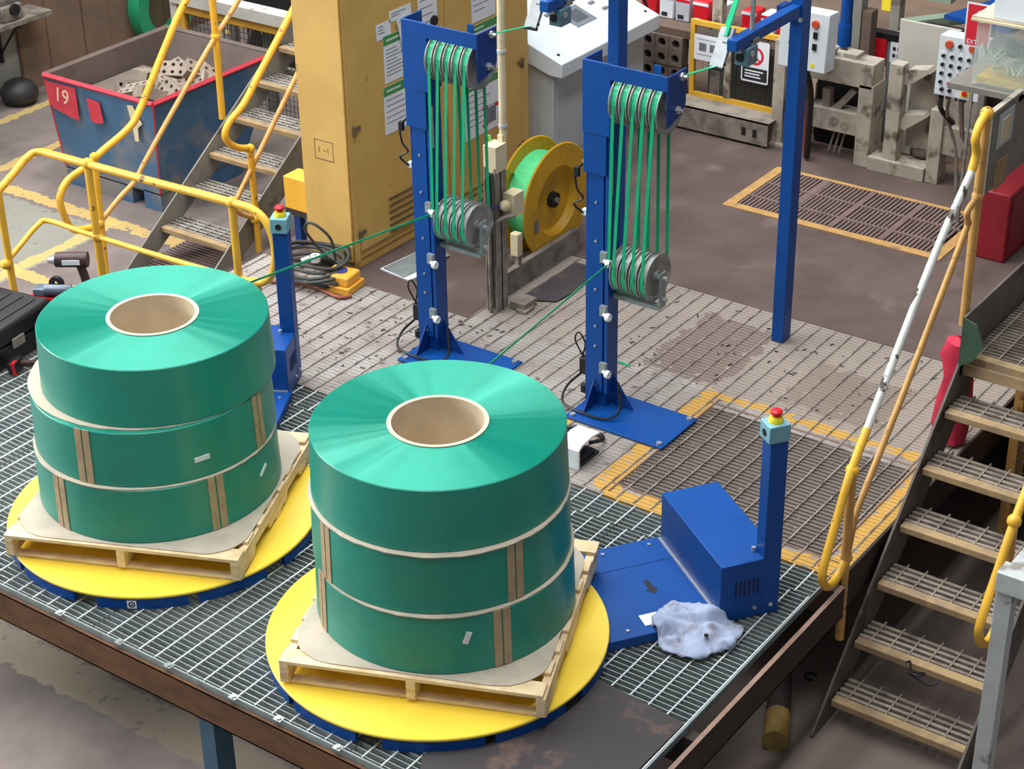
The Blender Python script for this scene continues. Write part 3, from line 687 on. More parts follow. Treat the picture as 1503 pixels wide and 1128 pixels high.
tag(MB().tube(cr([(-.13, 4.24, .60), (-.02, 4.0, .73), (.1, 3.72, .93), (.12, 3.66, 1.1)]), (.010, .002), 4, flat=(1, 0, 0)).build('feed_cord', mat('lime_cord', (126, 206, 106), .5, 0, .05)), 'light green strap running from the yellow spool up to the white pipe', 'strap')
# steel upright with white pipe
t = thing('steel_upright', (.17, 3.64, 0), 'grimy steel upright carrying a white pipe and conduits, beside the yellow spool', 'post')
m = MB(); m.box(.125, .135, 3.59, 3.70, 0, .93); m.box(.195, .205, 3.59, 3.70, 0, .93); m.box(.125, .205, 3.64, 3.65, 0, .97); m.build('channel', grime, t)
B(.12, .21, 3.595, 3.705, .90, 1.06).build('clamp_box', cream, t)
B(.155, .19, 3.69, 3.73, 1.0, 1.10).build('pipe_bracket', cream, t)
MB().cyl((.175, 3.72, 1.02), (.175, 3.72, 2.6), .0225).build('white_pipe', cream, t)
m = MB()
for z in (1.15, 1.60): m.lathe([(.023, -.008), (.027, -.008), (.027, .008), (.023, .008)], (.175, 3.72, z), 16)
m.build('pipe_ring', console_g, t)
MB().tube(cr([(.15, 3.585, .62), (.14, 3.585, .84), (.165, 3.585, .885), (.195, 3.585, .84), (.195, 3.585, .3)]), .006, 6).build('hose_loop', hose_m, t)
MB().tube(cr([(.165, 3.58, .0), (.165, 3.58, .45), (.175, 3.585, .56), (.24, 3.62, .62), (.30, 3.66, .64)]), .013, 8).build('conduit', grime, t)
MB().lathe([(.05, .68), (.056, .68), (.056, .695), (.05, .695)], (.165, 3.62, 0), 4).build('blue_tie', blue, t)
m = MB(); m.box(.21, .29, 3.66, 3.76, .62, .76); m.ball((.235, 3.645, .69), .035); m.build('valve_block', cream, t)
tag(B(.06, .12, 3.93, 3.98, .21, .36).build('socket_box', cream, bevel=.006), 'small cream box low on the grey rail under the yellow spool', 'box')
m = MB(); m.box(.08, .12, 3.72, 4.60, 0, .15); m.box(.085, .115, 3.94, 3.97, .15, .21); tag(m.build('floor_rail', grime), 'low grey steel rail on the floor between steel upright and spool', 'rail')
for x, y, lab in ((.23, 3.68, 'grey clamp block on the grating at the foot of the steel upright'), (.35, 4.36, 'grey clamp block on the grating behind the blue accumulator post')):
    m = MB(); m.box(x, x+.11, y, y+.13, 0, .05); m.box(x+.06, x+.13, y-.02, y+.08, 0, .018); tag(m.build('clamp_block', grime), lab, 'block')
tag(MB().prism([(.22, 3.8), (.42, 3.9), (.44, 4.1), (.40, 4.3), (.42, 4.42), (.22, 4.42)], .004, .010).build('rubber_offcut', rubber), 'dark wavy sheet lying on the grating under the yellow spool', 'sheet')

# ================================================================ STAIRS
def stair(name, label, xa, xb, y0, z0, run, rise, n, ms, mt, depth, zbot, tw, topn):
    t = thing(name, ((xa+xb)/2, y0, zbot), label, 'stairs')
    k = rise/run
    def line(y, dz): return z0+k*(y-y0)+dz
    ya = y0-(z0+.03-zbot)/k; yb = y0+run*topn
    for x in (xa-.012, xb):
        poly = [(ya, zbot), (ya, zbot+.02), (yb, line(yb, .035)), (yb+.12, line(yb, .035)), (yb+.12, line(yb, -.25)), (ya+.25, zbot)]
        MB().prism(poly, x, x+.012, 'x').build('stringer', ms, t)
    for i in range(n):
        y, z = y0+run*i, z0+rise*i
        B(xa+.01, xb-.01, y, y+.055, z-.032, z+.004).build('nosing', nose_m, t, bevel=.003)
        m = MB(); q = y+.075
        while q < y+tw: m.box(xa+.005, xb-.005, q-.010, q+.010, z-.03, z); q += .042
        x = xa+.07
        while x < xb-.03: m.box(x-.004, x+.004, y+.05, y+tw, z-.008, z+.003); x += .1
        tag(m.build('tread_grating', mt, t), None, None, kind='stuff')
    return t
sr = stair('steel_stairs', 'steel stairs with grimy grated treads at the platform corner', 3.207, 3.905, 2.139, -.618, .211, .219, 6, grime_st, tread_m, .2, LOW, .235, 6)
# landing
t = thing('stair_landing', (3.8, 4.2, .69), 'grated landing at the top of the stairs with a green-edged kick plate', 'landing')
B(3.21, 5.0, 3.405, 3.46, .655, .70).build('nosing', nose_m, t, bevel=.003)
B(3.21, 5.0, 3.39, 3.404, .60, .66).build('nosing_lip', nose_m, t)
m = MB(); y = 3.48
while y < 5.6: m.box(3.215, 5.0, y-.003, y+.003, .665, .695); y += .032
tag(m.build('bearing_bars', tread_m, t), None, None, kind='stuff')
m = MB(); x = 3.26
while x < 5.0: m.box(x-.004, x+.004, 3.46, 5.6, .688, .699); x += .1
tag(m.build('cross_rods', tread_m, t), None, None, kind='stuff')
B(3.215, 5.0, 3.47, 5.6, .64, .668).build('dust_layer', grime, t)
B(3.195, 3.207, 3.36, 5.6, .60, .93).build('kick_plate', grime_st, t)
gk = mat('dark_green_paint', (58, 84, 66), .5, 0, .08, 6)
MB().prism([(3.20, .93), (3.27, .91), (3.32, .80), (3.27, .71), (3.20, .66)], 3.345, 3.358, 'y').build('kick_plate_end', gk, t)
for x, y in ((3.3, 4.0), (3.3, 5.4), (4.9, 4.0)): B(x, x+.06, y, y+.06, LOW, .64).build('landing_leg', yel_tan, t)

sl = stair('grey_stairs', 'grey steel stairs with worn yellow nosings climbing behind the yellow guard rail', -3.2, -2.5, 4.10, -.489, .277, .191, 9, grey_st, tread_g, .2, LOW, .25, 9)

def pipe(pts, r, nm, m, par, sm=6): 
    return MB().tube(cr(pts, sm), r, 10).build(nm, m, par, smooth=60)
def balls(pts, r, par, m):
    for p in pts: MB().ball(p, r).build('ball_joint', m, par, smooth=60)
# right stairs, left handrail
t = thing('stair_handrail', (3.17, 2.28, -.35), 'yellow handrail between platform and stairs, its slope worn to white metal', 'handrail')
X = 3.165
pipe([(X, 3.44, 1.95), (X, 3.37, 1.925), (X, 3.33, 1.86), (X, 3.36, 1.78), (X, 3.33, 1.70)], .021, 'top_bend', yel, t)
pipe([(X, 3.33, 1.70), (X, 3.0, 1.42), (X, 2.6, .985), (X, 2.40, .76)], .0195, 'worn_rail', yel_white, t)
pipe([(X, 2.40, .76), (X, 2.26, .60), (X, 2.16, .42), (X, 2.05, .20), (X, 2.05, .11), (X, 2.11, .05), (X, 2.2, .045), (X, 2.28, .10)], .021, 'lower_loop', yel, t)
pipe([(X, 2.29, -.36), (X, 2.28, .1), (X, 2.275, .60)], .022, 'post', yel_tan, t)
pipe([(X, 3.45, .84), (X, 3.445, 1.2), (X, 3.44, 1.95)], .023, 'post', yel_tan, t)
pipe([(X, 2.30, .12), (X, 2.345, .28), (X, 2.40, .37), (X, 2.8, .79), (X, 3.31, 1.36), (X, 3.35, 1.43), (X, 3.33, 1.49), (X, 3.44, 1.53)], .016, 'mid_rail', yel_tan, t)
balls([(X, 2.275, .60), (X, 3.44, 1.95)], .033, t, yel); balls([(X, 3.44, 1.53), (X, 2.29, .11)], .03, t, yel_tan)
# right stairs, right handrail
t = thing('stair_handrail', (3.94, 2.3, 0), 'yellow handrail loop in front of the pale grey leg at the right edge', 'handrail')
X = 3.935
pipe([(X, 2.75, 1.05), (X, 2.5, .80), (X, 2.30, .60), (X, 2.16, .41), (X, 2.03, .22), (X, 2.03, .14), (X, 2.09, .06), (X, 2.18, .03), (X, 2.28, .08)], .021, 'top_rail', yel, t)
pipe([(X, 2.29, -.35), (X, 2.29, .60)], .02, 'post', yel_tan, t); balls([(X, 2.29, .60)], .033, t, yel)
# pale grey table leg
t = thing('table_frame', (3.97, 1.9, LOW), 'pale grey square steel leg and rail at the right edge of the view', 'frame')
pale = mat('pale_grey_paint', (196, 200, 198), .5, 0, .08, 5, wear=(140, 136, 130), wscale=5)
B(3.985, 4.06, 2.02, 2.095, LOW, .42).build('leg', pale, t, bevel=.004); B(3.985, 4.7, 2.0, 2.10, .42, .52).build('rail', pale, t, bevel=.004); B(4.0, 4.06, 2.1, 3.0, .44, .5).build('rail', pale, t)

# left stairs rails
t = thing('stair_handrail', (-3.25, 3.6, LOW), 'yellow handrail on the blue skip side of the grey stairs', 'handrail')
X = -3.25
pipe([(X, 5.5, 1.75), (X, 5.0, 1.33), (X, 4.64, 1.05), (X, 4.37, .75), (X, 4.09, .41), (X, 3.96, .31), (X, 3.7, .23), (X, 3.53, .17), (X, 3.36, .13), (X, 3.27, .03), (X, 3.29, -.12), (X, 3.36, -.24), (X, 3.55, -.29)], .026, 'top_rail', yel, t)
pipe([(X, 5.8, 1.45), (X, 5.17, .91), (X, 4.85, .67), (X, 4.37, .27), (X, 4.07, .01), (X, 3.96, -.09), (X, 3.8, -.16), (X, 3.58, -.28)], .019, 'mid_rail', yel_tan, t)
pipe([(X, 3.58, LOW), (X, 3.6, -.3), (X, 3.62, .2)], .025, 'post', yel, t); pipe([(X, 4.89, .08), (X, 4.9, .7), (X, 4.9, 1.25)], .027, 'post', yel, t)
balls([(X, 4.9, .71), (X, 3.59, -.28), (X, 3.62, .21)], .036, t, yel)
t = thing('stair_handrail', (-2.45, 4.3, LOW), 'yellow handrail on the cabinet side of the grey stairs, looped at its foot', 'handrail')
X = -2.45
pipe([(X, 5.6, 1.75), (X, 4.93, 1.11), (X, 4.52, .74), (X, 4.31, .55), (X, 4.16, .47), (X, 4.10, .39), (X, 4.14, .31), (X, 4.23, .25), (X, 4.33, .215)], .025, 'top_rail', yel, t)
pipe([(X, 5.5, 1.20), (X, 4.94, .66), (X, 4.18, -.08), (X, 4.11, -.13), (X, 4.16, -.21), (X, 4.31, -.31)], .018, 'mid_rail', yel_tan, t)
pipe([(X, 4.33, LOW), (X, 4.33, .21)], .025, 'post', yel, t); pipe([(X, 5.4, .45), (X, 5.4, 1.55)], .025, 'post', yel, t)
balls([(X, 4.33, .21), (X, 4.32, -.32)], .036, t, yel)
# guard rail at the back of the platform
t = thing('guard_rail', (-1.3, 2.43, LOW), 'yellow pipe guard rail along the platform edge behind the tool case', 'guard rail')
Y = 2.43
pipe([(-2.40, 1.7, .55), (-2.40, 2.135, .72), (-2.40, 2.36, .835), (-2.36, Y, .858), (-2.2, Y, .868)], .024, 'corner_rail', yel, t)
pipe([(-2.2, Y, .868), (-1.4, Y, .89), (-.78, Y, .911), (-.61, Y, .905), (-.515, Y, .84), (-.475, Y, .705), (-.505, Y, .55), (-.59, Y, .465), (-.675, Y, .45)], .024, 'top_rail', yel, t)
pipe([(-2.40, 2.05, .225), (-2.40, 2.2, .305), (-2.40, 2.36, .385), (-2.36, Y, .40), (-1.95, Y, .40), (-1.05, Y, .422), (-.68, Y, .45)], .017, 'mid_rail', yel, t)
pipe([(-1.943, Y, LOW), (-1.943, Y, .2), (-1.943, Y, .877)], .024, 'post', yel, t); pipe([(-.778, Y, 0), (-.778, Y, .5), (-.778, Y, .911)], .024, 'post', yel, t)
pipe([(-2.40, 2.11, LOW), (-2.40, 2.11, .2), (-2.40, 2.11, .70)], .023, 'post', yel, t)
pipe([(-.63, Y, 0), (-.63, Y, .46)], .02, 'post', yel, t)
balls([(-1.943, Y, .88), (-1.943, Y, .40), (-.778, Y, .911), (-2.40, 2.08, .235)], .034, t, yel)

# ================================================================ SKIP WITH BRICKS
t = thing('waste_skip', (-4.33, 5.34, LOW), 'battered blue steel skip with red rim, full of broken bricks', 'skip')
x0, x1, y0, y1, zt, zb = -4.92, -3.735, 4.665, 6.02, .16, -.60
ix, iy = .07, .04
def quad_wall(a, b, c, d, th, nm, m_):
    a, b, c, d = map(Vector, (a, b, c, d)); n = (b-a).cross(d-a).normalized()*th
    MB().add([a, b, c, d, a+n, b+n, c+n, d+n], [(0, 1, 2, 3), (7, 6, 5, 4), (0, 4, 5, 1), (1, 5, 6, 2), (2, 6, 7, 3), (3, 7, 4, 0)]).build(nm, m_, t)
q = [(x0, y0, zt), (x1, y0, zt), (x1, y1, zt), (x0, y1, zt)]; p_ = [(x0+ix, y0+iy, zb), (x1-ix, y0+iy, zb), (x1-ix, y1-.35, zb), (x0+ix, y1-.35, zb)]
for i in range(4):
    j = (i+1) % 4; quad_wall(p_[j], p_[i], q[i], q[j], .012, 'side_panel', skip_blue)
    ii = lambda v: (v[0]*.96+(-4.33)*.04, v[1]*.96+5.30*.04, v[2]-.004)
    quad_wall(ii(p_[i]), ii(p_[j]), ii(q[j]), ii(q[i]), .006, 'inner_lining', skip_in)
    MB().tube([q[i], q[j]], .022, 4).build('rim_bar', skip_red if i in (0, 1) else skip_in, t)
for k in (0, 1): MB().tube([Vector(q[k])+Vector((0, 0, -.02)), p_[k]], .009, 4).build('corner_edge', skip_red, t)
B(x0+ix, x1-ix, y0+iy, y1-.35, zb-.01, zb).build('floor_pan', skip_in, t)
for xa, xb in ((-4.85, -4.62), (-4.50, -4.12), (-3.99, -3.81)):
    B(xa, xb, y0+iy, y1-.4, LOW, zb).build('skid', skip_blue, t)
B(x0+ix, x1-ix, y0+iy+.002, y0+iy+.03, zb, zb+.10).build('skid_rail', skip_blue, t)
sk = iy/(zt-zb)
F = face_frame((-4.33, y0-.003, zt), (1, 0, 0), (0, sk, 1))
MB().prism([(-.58, -.04), (-.24, -.04), (-.22, -.30), (-.36, -.28), (-.5, -.25), (-.55, -.22)], -.001, .002, 'z', F).build('red_patch', skip_red, t)
MB().prism([(-.12, -.09), (.02, -.10), (.05, -.26), (-.02, -.28), (-.09, -.27)], -.001, .002, 'z', F).build('red_patch', skip_red, t)
MB().prism([(.32, -.06), (.38, -.05), (.42, -.12), (.47, -.18), (.42, -.22), (.42, -.33), (.38, -.33), (.36, -.2)], -.001, .002, 'z', F).build('cream_streak', cream, t)
text_mb('19', .17, F @ Matrix.Translation((-.40, -.14, .0022)) @ Matrix.Rotation(-.1, 4, 'Z')).build('painted_number', cream, t)
tag(B(-4.83, -3.84, 4.75, 5.62, -.59, -.03).build('brick_rubble', skip_in), 'brown brick rubble filling the bottom of the blue skip', 'rubble', kind='stuff')

def core_brick(M, label, nx=4, ny=2, L=.23, Wd=.11, H=.08, m_=brick_m, group='broken bricks in the skip', hole=.5, name='cored_brick', octa=False):
    m = MB(); cw, ch = L/nx, Wd/ny
    for i in range(nx):
        for j in range(ny):
            cx, cy = -L/2+cw*(i+.5), -Wd/2+ch*(j+.5)
            sq = [(1, 0), (1, 1), (0, 1), (-1, 1), (-1, 0), (-1, -1), (0, -1), (1, -1)]
            o = [(cx+a*cw/2, cy+b*ch/2, H) for a, b in sq]; hr = hole*min(cw, ch)/2
            k = [(cx+hr*math.cos(q*math.pi/4), cy+hr*math.sin(q*math.pi/4), H) for q in range(8)]; d = [(a, b, H*.15) for a, b, _ in k]
            m.add(o+k+d, [(q, (q+1) % 8, 8+(q+1) % 8, 8+q) for q in range(8)]+[(8+q, 8+(q+1) % 8, 16+(q+1) % 8, 16+q) for q in range(8)]+[tuple(range(16, 24))])
    a, b = L/2, Wd/2
    m.add([(-a, -b, 0), (a, -b, 0), (a, b, 0), (-a, b, 0), (-a, -b, H), (a, -b, H), (a, b, H), (-a, b, H)], [(3, 2, 1, 0), (0, 1, 5, 4), (1, 2, 6, 5), (2, 3, 7, 6), (3, 0, 4, 7)])
    return tag(m.xf(M).build(name, m_, smooth=0, recalc=False), label, 'brick', group)
def bm(x, y, z, rx, ry, rz): return Matrix.Translation((x, y, z)) @ Matrix.Rotation(rz, 4, 'Z') @ Matrix.Rotation(ry, 4, 'Y') @ Matrix.Rotation(rx, 4, 'X')
BR = [(-4.18, 5.45, .02, .75, 0, .5, "cored brick propped up at the back of the skip, holes facing out"), (-4.42, 5.13, -.06, 1.2, .2, 1.1, "cored brick standing on edge at the near rim of the skip"),
      (-3.98, 5.22, -.05, .9, .3, -.2, 'cored brick tilted behind the skip corner, holes showing'), (-4.12, 5.28, -.07, .2, .4, .9, 'brick leaning under the propped one in the skip'),
      (-4.25, 5.05, -.06, .3, -.3, .2, 'brick lying at the near side of the skip rubble'), (-4.08, 5.02, -.05, -.3, .5, 1.3, 'pinkish brick end by the skip rim, nearest the stair rail'),
      (-3.98, 5.42, -.05, .5, -.4, .4, 'brick lying against the right wall of the skip'), (-4.50, 5.36, -.08, .2, .3, 2.0, 'brick half buried left of the propped one in the skip'),
      (-3.99, 5.60, -.03, .8, .2, -.4, 'cored brick at the right rear of the skip rubble'), (-4.20, 5.58, -.07, -.2, .1, .3, 'brick flat at the rear of the skip rubble'),
      (-4.36, 5.52, -.06, .4, -.2, 1.4, 'brick wedged behind the propped one in the skip'), (-4.0, 5.46, .03, .6, .5, 1.0, 'topmost loose brick near the skip centre')]
for x, y, z, rx, ry, rz, lab in BR: core_brick(bm(x, y-.05, z+.07, rx, ry, rz) @ Matrix.Scale(1.15, 4), lab)

# ---------------------------------------------------------------- along the far left wall
t = thing('wall_shelf', (-6.55, 5.5, -.1), 'grey shelf on black brackets at the top left wall', 'shelf')
B(-6.76, -6.42, 4.6, 6.10, -.02, .02).build('shelf_board', grime, t)
for y in (5.74,):
    m = MB(); m.box(-6.76, -6.73, y-.015, y+.015, -.42, -.02); m.box(-6.76, -6.44, y-.015, y+.015, -.05, -.02); m.tube([(-6.74, y, -.34), (-6.48, y, -.04)], .014, 4); m.build('bracket', black, t)
for y, lab in ((5.35, 'grey ribbed motor on the wall shelf at the picture corner'), (5.72, 'dull grey gearbox on the wall shelf, end nearer the boards')):
    t = thing('gear_motor', (-6.58, y, .02), lab, 'motor', 'machine parts on the shelf')
    B(-6.70, -6.46, y-.13, y+.1, .02, .16).build('casing', grime, t, bevel=.015)
    MB().cyl((-6.58, y-.12, .2), (-6.58, y+.14, .2), .09, n=16).build('barrel', grime, t)
    for k in range(4): MB().lathe([(.085, -.006), (.10, -.006), (.10, .006), (.085, .006)], (-6.58, y-.06+.05*k, .2), 16, 'y').build('fin', cast, t)
    MB().cyl((-6.46, y, .12), (-6.43, y, .12), .05).build('shaft_plate', dark, t)
m = MB(); m.ball((-6.55, 5.72, LOW+.10), .17, 14, .75)
for k in range(7): m.ball((-6.55+random.uniform(-.08, .1), 5.72+random.uniform(-.13, .13), LOW+.08), .08, 8, .9)
tag(m.build('black_bag', mat('black_bag_plastic', (48, 47, 48), .6, 0, .12, 14)), 'crumpled black bag on the floor against the far left wall', 'bag')
t = thing('green_coil', (-6.5, 7.53, -.75), 'thick green coil hanging on the brown boarded wall above the skip', 'coil')
MB().lathe([(.24, -.07), (.37, -.07), (.38, 0), (.37, .07), (.24, .07)], (-6.58, 7.56, -.36), 48, 'x').build('windings', mat('coil_green', (40, 156, 108), .5, 0, .06, 8), t, smooth=40)
MB().cyl((-6.70, 7.56, -.13), (-6.48, 7.56, -.13), .015).build('hook', dark, t)

# fence behind the skip
t = thing('mesh_fence', (-4.3, 6.5, LOW), 'white and yellow framed mesh fence behind the skip', 'fence')
pale2 = mat('chalky_paint', (206, 202, 192), .7, 0, .08, 6, wear=(150, 134, 116), wscale=6)
B(-5.28, -3.2, 6.42, 6.56, .20, .30).build('top_rail', pale2, t); B(-5.2, -3.2, 6.45, 6.53, .12, .20).build('yellow_rail', mat('amber_paint', (226, 170, 60), .55, 0, .1, 6), t)
B(-5.30, -5.22, 6.44, 6.54, LOW, .28).build('post', pale2, t); B(-5.22, -5.16, 6.46, 6.52, LOW, .2).build('post', MATS['amber_paint'], t); B(-4.78, -4.74, 6.47, 6.51, LOW, .15).build('post', pale2, t); B(-4.36, -4.26, 6.55, 6.6, LOW, .15).build('post', grey_st, t)
m = MB()
for k in range(42): x = -5.15+.046*k; m.box(x-.002, x+.002, 6.488, 6.492, LOW, .14)
for k in range(18): z = LOW+.05*k; m.box(-5.2, -3.2, 6.488, 6.492, z-.002, z+.002)
tag(m.build('wire_mesh', hose_m, t), None, None, kind='stuff')
t = thing('conveyor_truss', (-4.0, 6.9, LOW), 'dark lattice truss seen through the mesh fence behind the skip', 'truss')
m = MB()
for k in range(5):
    m.tube([(-4.9+.4*k, 6.85, -.35), (-4.7+.4*k, 6.85, .05)], .015, 4); m.tube([(-4.7+.4*k, 6.85, .05), (-4.5+.4*k, 6.85, -.35)], .015, 4)
m.build('lattice', grime, t); B(-5.1, -3.0, 6.83, 6.87, -.40, -.34).build('chord', grime, t); B(-5.1, -3.0, 6.83, 6.87, .04, .1).build('chord', grime, t)
for x in (-5.0, -3.2): B(x, x+.06, 6.82, 6.88, LOW, .1).build('leg', grime, t)
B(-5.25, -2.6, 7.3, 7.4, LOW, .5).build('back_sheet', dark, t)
# brown grid mat at the foot of the grey stairs
t = thing('floor_mat', (-2.75, 3.95, LOW), 'brown slatted grate on the floor at the foot of the grey stairs', 'grate')
for k in range(16):
    y = 3.86+.035*k; B(-3.25, -2.4, y, y+.018, LOW+.005, LOW+.03).build('slat', gb, t)
B(-3.25, -2.4, 3.85, 4.42, LOW, LOW+.006).build('backing', dark, t)

# ================================================================ SMALL THINGS ON THE PLATFORM
t = thing('tool_case', (-1.95, 1.5, .002), 'black plastic tool case with silver latches at the left edge of the platform', 'tool case')
M = Matrix.Translation((-2.0, 1.55, .002)) @ Matrix.Rotation(math.radians(8), 4, 'Z')
B(-.26, .26, -.42, .30, 0, .13, M).build('lower_shell', black, t, bevel=.02); l_ = B(-.265, .265, -.425, .305, .135, .255, M).build('lid', black, t, bevel=.025)
for k in range(5): B(-.2+.09*k, -.17+.09*k, -.36, .25, .254, .260, M).build('lid_rib', black, l_)
for y in (-.25, -.02, .18): B(.262, .276, y-.05, y+.05, .10, .16, M).build('latch', grime, t, bevel=.004)
t = thing('tool_tray', (-1.8, 2.0, .002), 'low black tray behind the tool case holding power tools', 'tray')
B(-2.05, -1.45, 1.90, 2.18, .002, .03).build('tray_base', black, t, bevel=.01)
for a in ((-2.05, -1.45, 1.90, 1.92), (-2.05, -1.45, 2.16, 2.18), (-2.05, -2.03, 1.92, 2.16), (-1.47, -1.45, 1.92, 2.16)): B(*a, .03, .17).build('tray_wall', black, t)
B(-2.03, -1.47, 1.92, 2.16, .16, .17).build('tray_insert', black, t)
def driver(M, label):
    t = thing('cordless_driver', M.translation, label, 'power tool', 'cordless power tools')
    body = mat('dark_red_brown_tool', (66, 40, 40), .45, 0, .1, 20)
    MB().cyl((-.085, 0, .215), (.06, 0, .215), .034, .036, 14).xf(M).build('motor_body', body, t)
    MB().cyl((-.12, 0, .215), (-.085, 0, .215), .014, .028, 12).xf(M).build('chuck', steel, t)
    MB().box(-.05, .03, .034, .037, .205, .228, M).build('badge', paper, t); MB().box(-.05, .03, -.037, -.034, .205, .228, M).build('badge', paper, t)
    MB().tube(cr([(.02, 0, .2), (.035, 0, .13), (.045, 0, .06)]), .02, 10).xf(M).build('grip', body, t)
    MB().box(-.03, .085, -.035, .035, .0, .055, M).build('battery', black, t, bevel=.008)
    MB().box(-.032, .02, -.036, .036, .03, .05, M).build('battery_stripe', red, t)
    return t
driver(Matrix.Translation((-1.735, 2.06, .171)) @ Matrix.Rotation(math.radians(35), 4, 'Z') @ Matrix.Scale(1.3, 4), 'dark cordless driver standing on its battery behind the green rolls')
Mg = Matrix.Translation((-1.90, 1.985, .171)) @ Matrix.Rotation(math.radians(20), 4, 'Z')
t = thing('strapping_tool', Mg.translation, 'grey and red battery strapping tool lying behind the tool case', 'power tool', 'cordless power tools')
steel_dk = mat('dull_tool_metal', (120, 130, 146), .35, .3, .15, 30)
MB().box(-.12, .13, -.045, .045, 0, .035, Mg).build('base_frame', red, t, bevel=.006)
MB().cyl((-.02, -.03, .08), (.13, .02, .075), .035, .03, 14).xf(Mg).build('motor_housing', steel_dk, t); MB().box(-.1, -.0, -.04, .04, .035, .085, Mg).build('tension_head', steel_dk, t, bevel=.01)
MB().lathe([(.02, -.015), (.045, -.015), (.045, .015), (.02, .015)], (.03, .03, .10), 18, 'y').xf(Mg).build('wheel', black, t)
MB().tube(cr([(.12, 0, .06), (.17, 0, .10), (.2, .01, .06)]), .014, 8).xf(Mg).build('handle', black, t)
Mf = Matrix.Translation((-1.66, 1.42, .003)) @ Matrix.Rotation(math.radians(115), 4, 'Z')
driver(Mf @ Matrix.Translation((0, 0, .04)) @ Matrix.Rotation(math.radians(80), 4, 'X'), 'red and black cordless drill lying on the grating in front of the tool case')

# rag
def rag():
    n = 26; vs = []; 
    import mathutils.noise as mn
    for i in range(n):
        for j in range(n):
            u, v = i/(n-1)-.5, j/(n-1)-.5
            a = math.atan2(v, u); r = max(abs(u), abs(v)); 
            rr = r*(1+.07*math.sin(3*a+1)+.045*math.sin(7*a))
            x, y = rr*math.cos(a)*.40, rr*math.sin(a)*.34
            e = max(0, 1-r*2)
            z = .012+.085*e**.6*(.55+.6*mn.noise(Vector((u*5, v*5, 1.3))))+.030*abs(mn.noise(Vector((u*9, v*9, 4))))
            vs.append((x, y, max(z, .004)))
    m = MB().add(vs, [(i*n+j, (i+1)*n+j, (i+1)*n+j+1, i*n+j+1) for i in range(n-1) for j in range(n-1)])
    m.xf(Matrix.Translation((2.825, 1.485, .002)) @ Matrix.Rotation(.6, 4, 'Z'))
    ca, sa = math.cos(math.radians(55)), math.sin(math.radians(55))
    for v in m.v:
        dx_, dy_ = v.x-1.88, v.y-.81; u_, w_ = dx_*ca+dy_*sa, -dx_*sa+dy_*ca
        v.z += .052*max(0, min(1, (w_+.37)/.03))*(1 if u_ < 1.26 else 0)
    o = m.build('crumpled_rag', rag_m, smooth=0); o.data.shade_smooth()
    so = o.modifiers.new('cloth_thickness', 'SOLIDIFY'); so.thickness = .003
    tag(MB().ball((2.905, 1.44, .075), .012, 8, .5).build('dark_spot', dark, o), None, None)  # small dark blob laid on the rag
    return tag(o, 'crumpled pale blue rag on the grating against the blue motor housing', 'rag')
rag()
ro = MB().prism([(2.30, .15), (2.63, .98), (3.095, .935), (3.085, .0), (2.4, .0)], .003, .009).build('rubber_mat', rubber)
tag(ro, 'dark brown rubber mat lying on the platform corner in front of the turntable', 'mat')
# foot switch
t = thing('foot_switch', (1.55, 2.47, .002), 'white hooded foot switch on the floor beside the blue accumulator base', 'foot switch')
poly = [(2.37, .002), (2.37, .115), (2.40, .135), (2.50, .145), (2.57, .135), (2.575, .125), (2.50, .132), (2.41, .122), (2.385, .11), (2.385, .002)]
MB().prism(poly, 1.47, 1.60, 'x').build('hood', white, t, smooth=50)
B(1.475, 1.595, 2.385, 2.575, .002, .02).build('base', black, t); B(1.49, 1.585, 2.40, 2.55, .02, .045).build('pedal', black, t, bevel=.005)
m = MB(); m.box(1.478, 1.486, 2.385, 2.57, .02, .125); m.build('inner_wall', black, t)
MB().tube(cr([(1.54, 2.57, .05), (1.56, 2.66, .03), (1.50, 2.72, .015), (1.38, 2.68, .02), (1.30, 2.6, .015), (1.36, 2.54, .03), (1.45, 2.62, .03), (1.40, 2.70, .03), (1.28, 2.66, .015), (1.2, 2.62, .012)]), .011, 7).build('coiled_cable', black, t)
# hose coil and yellow pedal box by the cabinet
t = thing('hose_coil', (-1.0, 3.33, .0), 'loose coil of dark grey hose on the grating beside the yellow cabinet', 'hose')
m = MB(); pts = []
for k in range(0, 130):
    a = k*.32; r = .20+.035*math.sin(k*.37); pts.append((-1.02+r*1.15*math.cos(a), 3.34+r*.85*math.sin(a), .02+.0011*k+.012*math.sin(k*.9)))
m.tube(pts, .011, 7); m.build('coils', hose_m, t)
MB().tube(cr([(-.86, 3.36, .16), (-.84, 3.30, .34), (-.93, 3.24, .44), (-1.0, 3.26, .36), (-.93, 3.36, .16)]), .009, 7).build('raised_loop', hose_m, t)
m = MB(); m.lathe([(.015, -.02), (.032, -.02), (.032, .02), (.015, .02)], (-1.0, 3.33, .15), 14); m.cyl((-1.06, 3.27, .14), (-1.02, 3.3, .16), .014); m.build('couplings', white, t)
t = thing('pedal_box', (-.80, 3.34, .0), 'yellow box with blue push button beside the coiled hose', 'pedal')
M = Matrix.Translation((-.79, 3.33, .002)) @ Matrix.Rotation(math.radians(8), 4, 'Z')
oy = mat('amber_box', (238, 172, 58), .5, 0, .06, 8)
MB().prism([(-.12, -.09), (.10, -.09), (.10, .10), (-.12, .10)], 0, .045, 'z', M).build('base', oy, t, bevel=.004)
B(-.10, .085, -.07, .085, .045, .11, M).build('cover', oy, t, bevel=.012)
MB().cyl(M @ Vector((-.01, .01, .11)), M @ Vector((-.01, .01, .118)), .04, n=20).build('push_button', mat('button_blue', (60, 70, 150), .5, 0, .08), t)
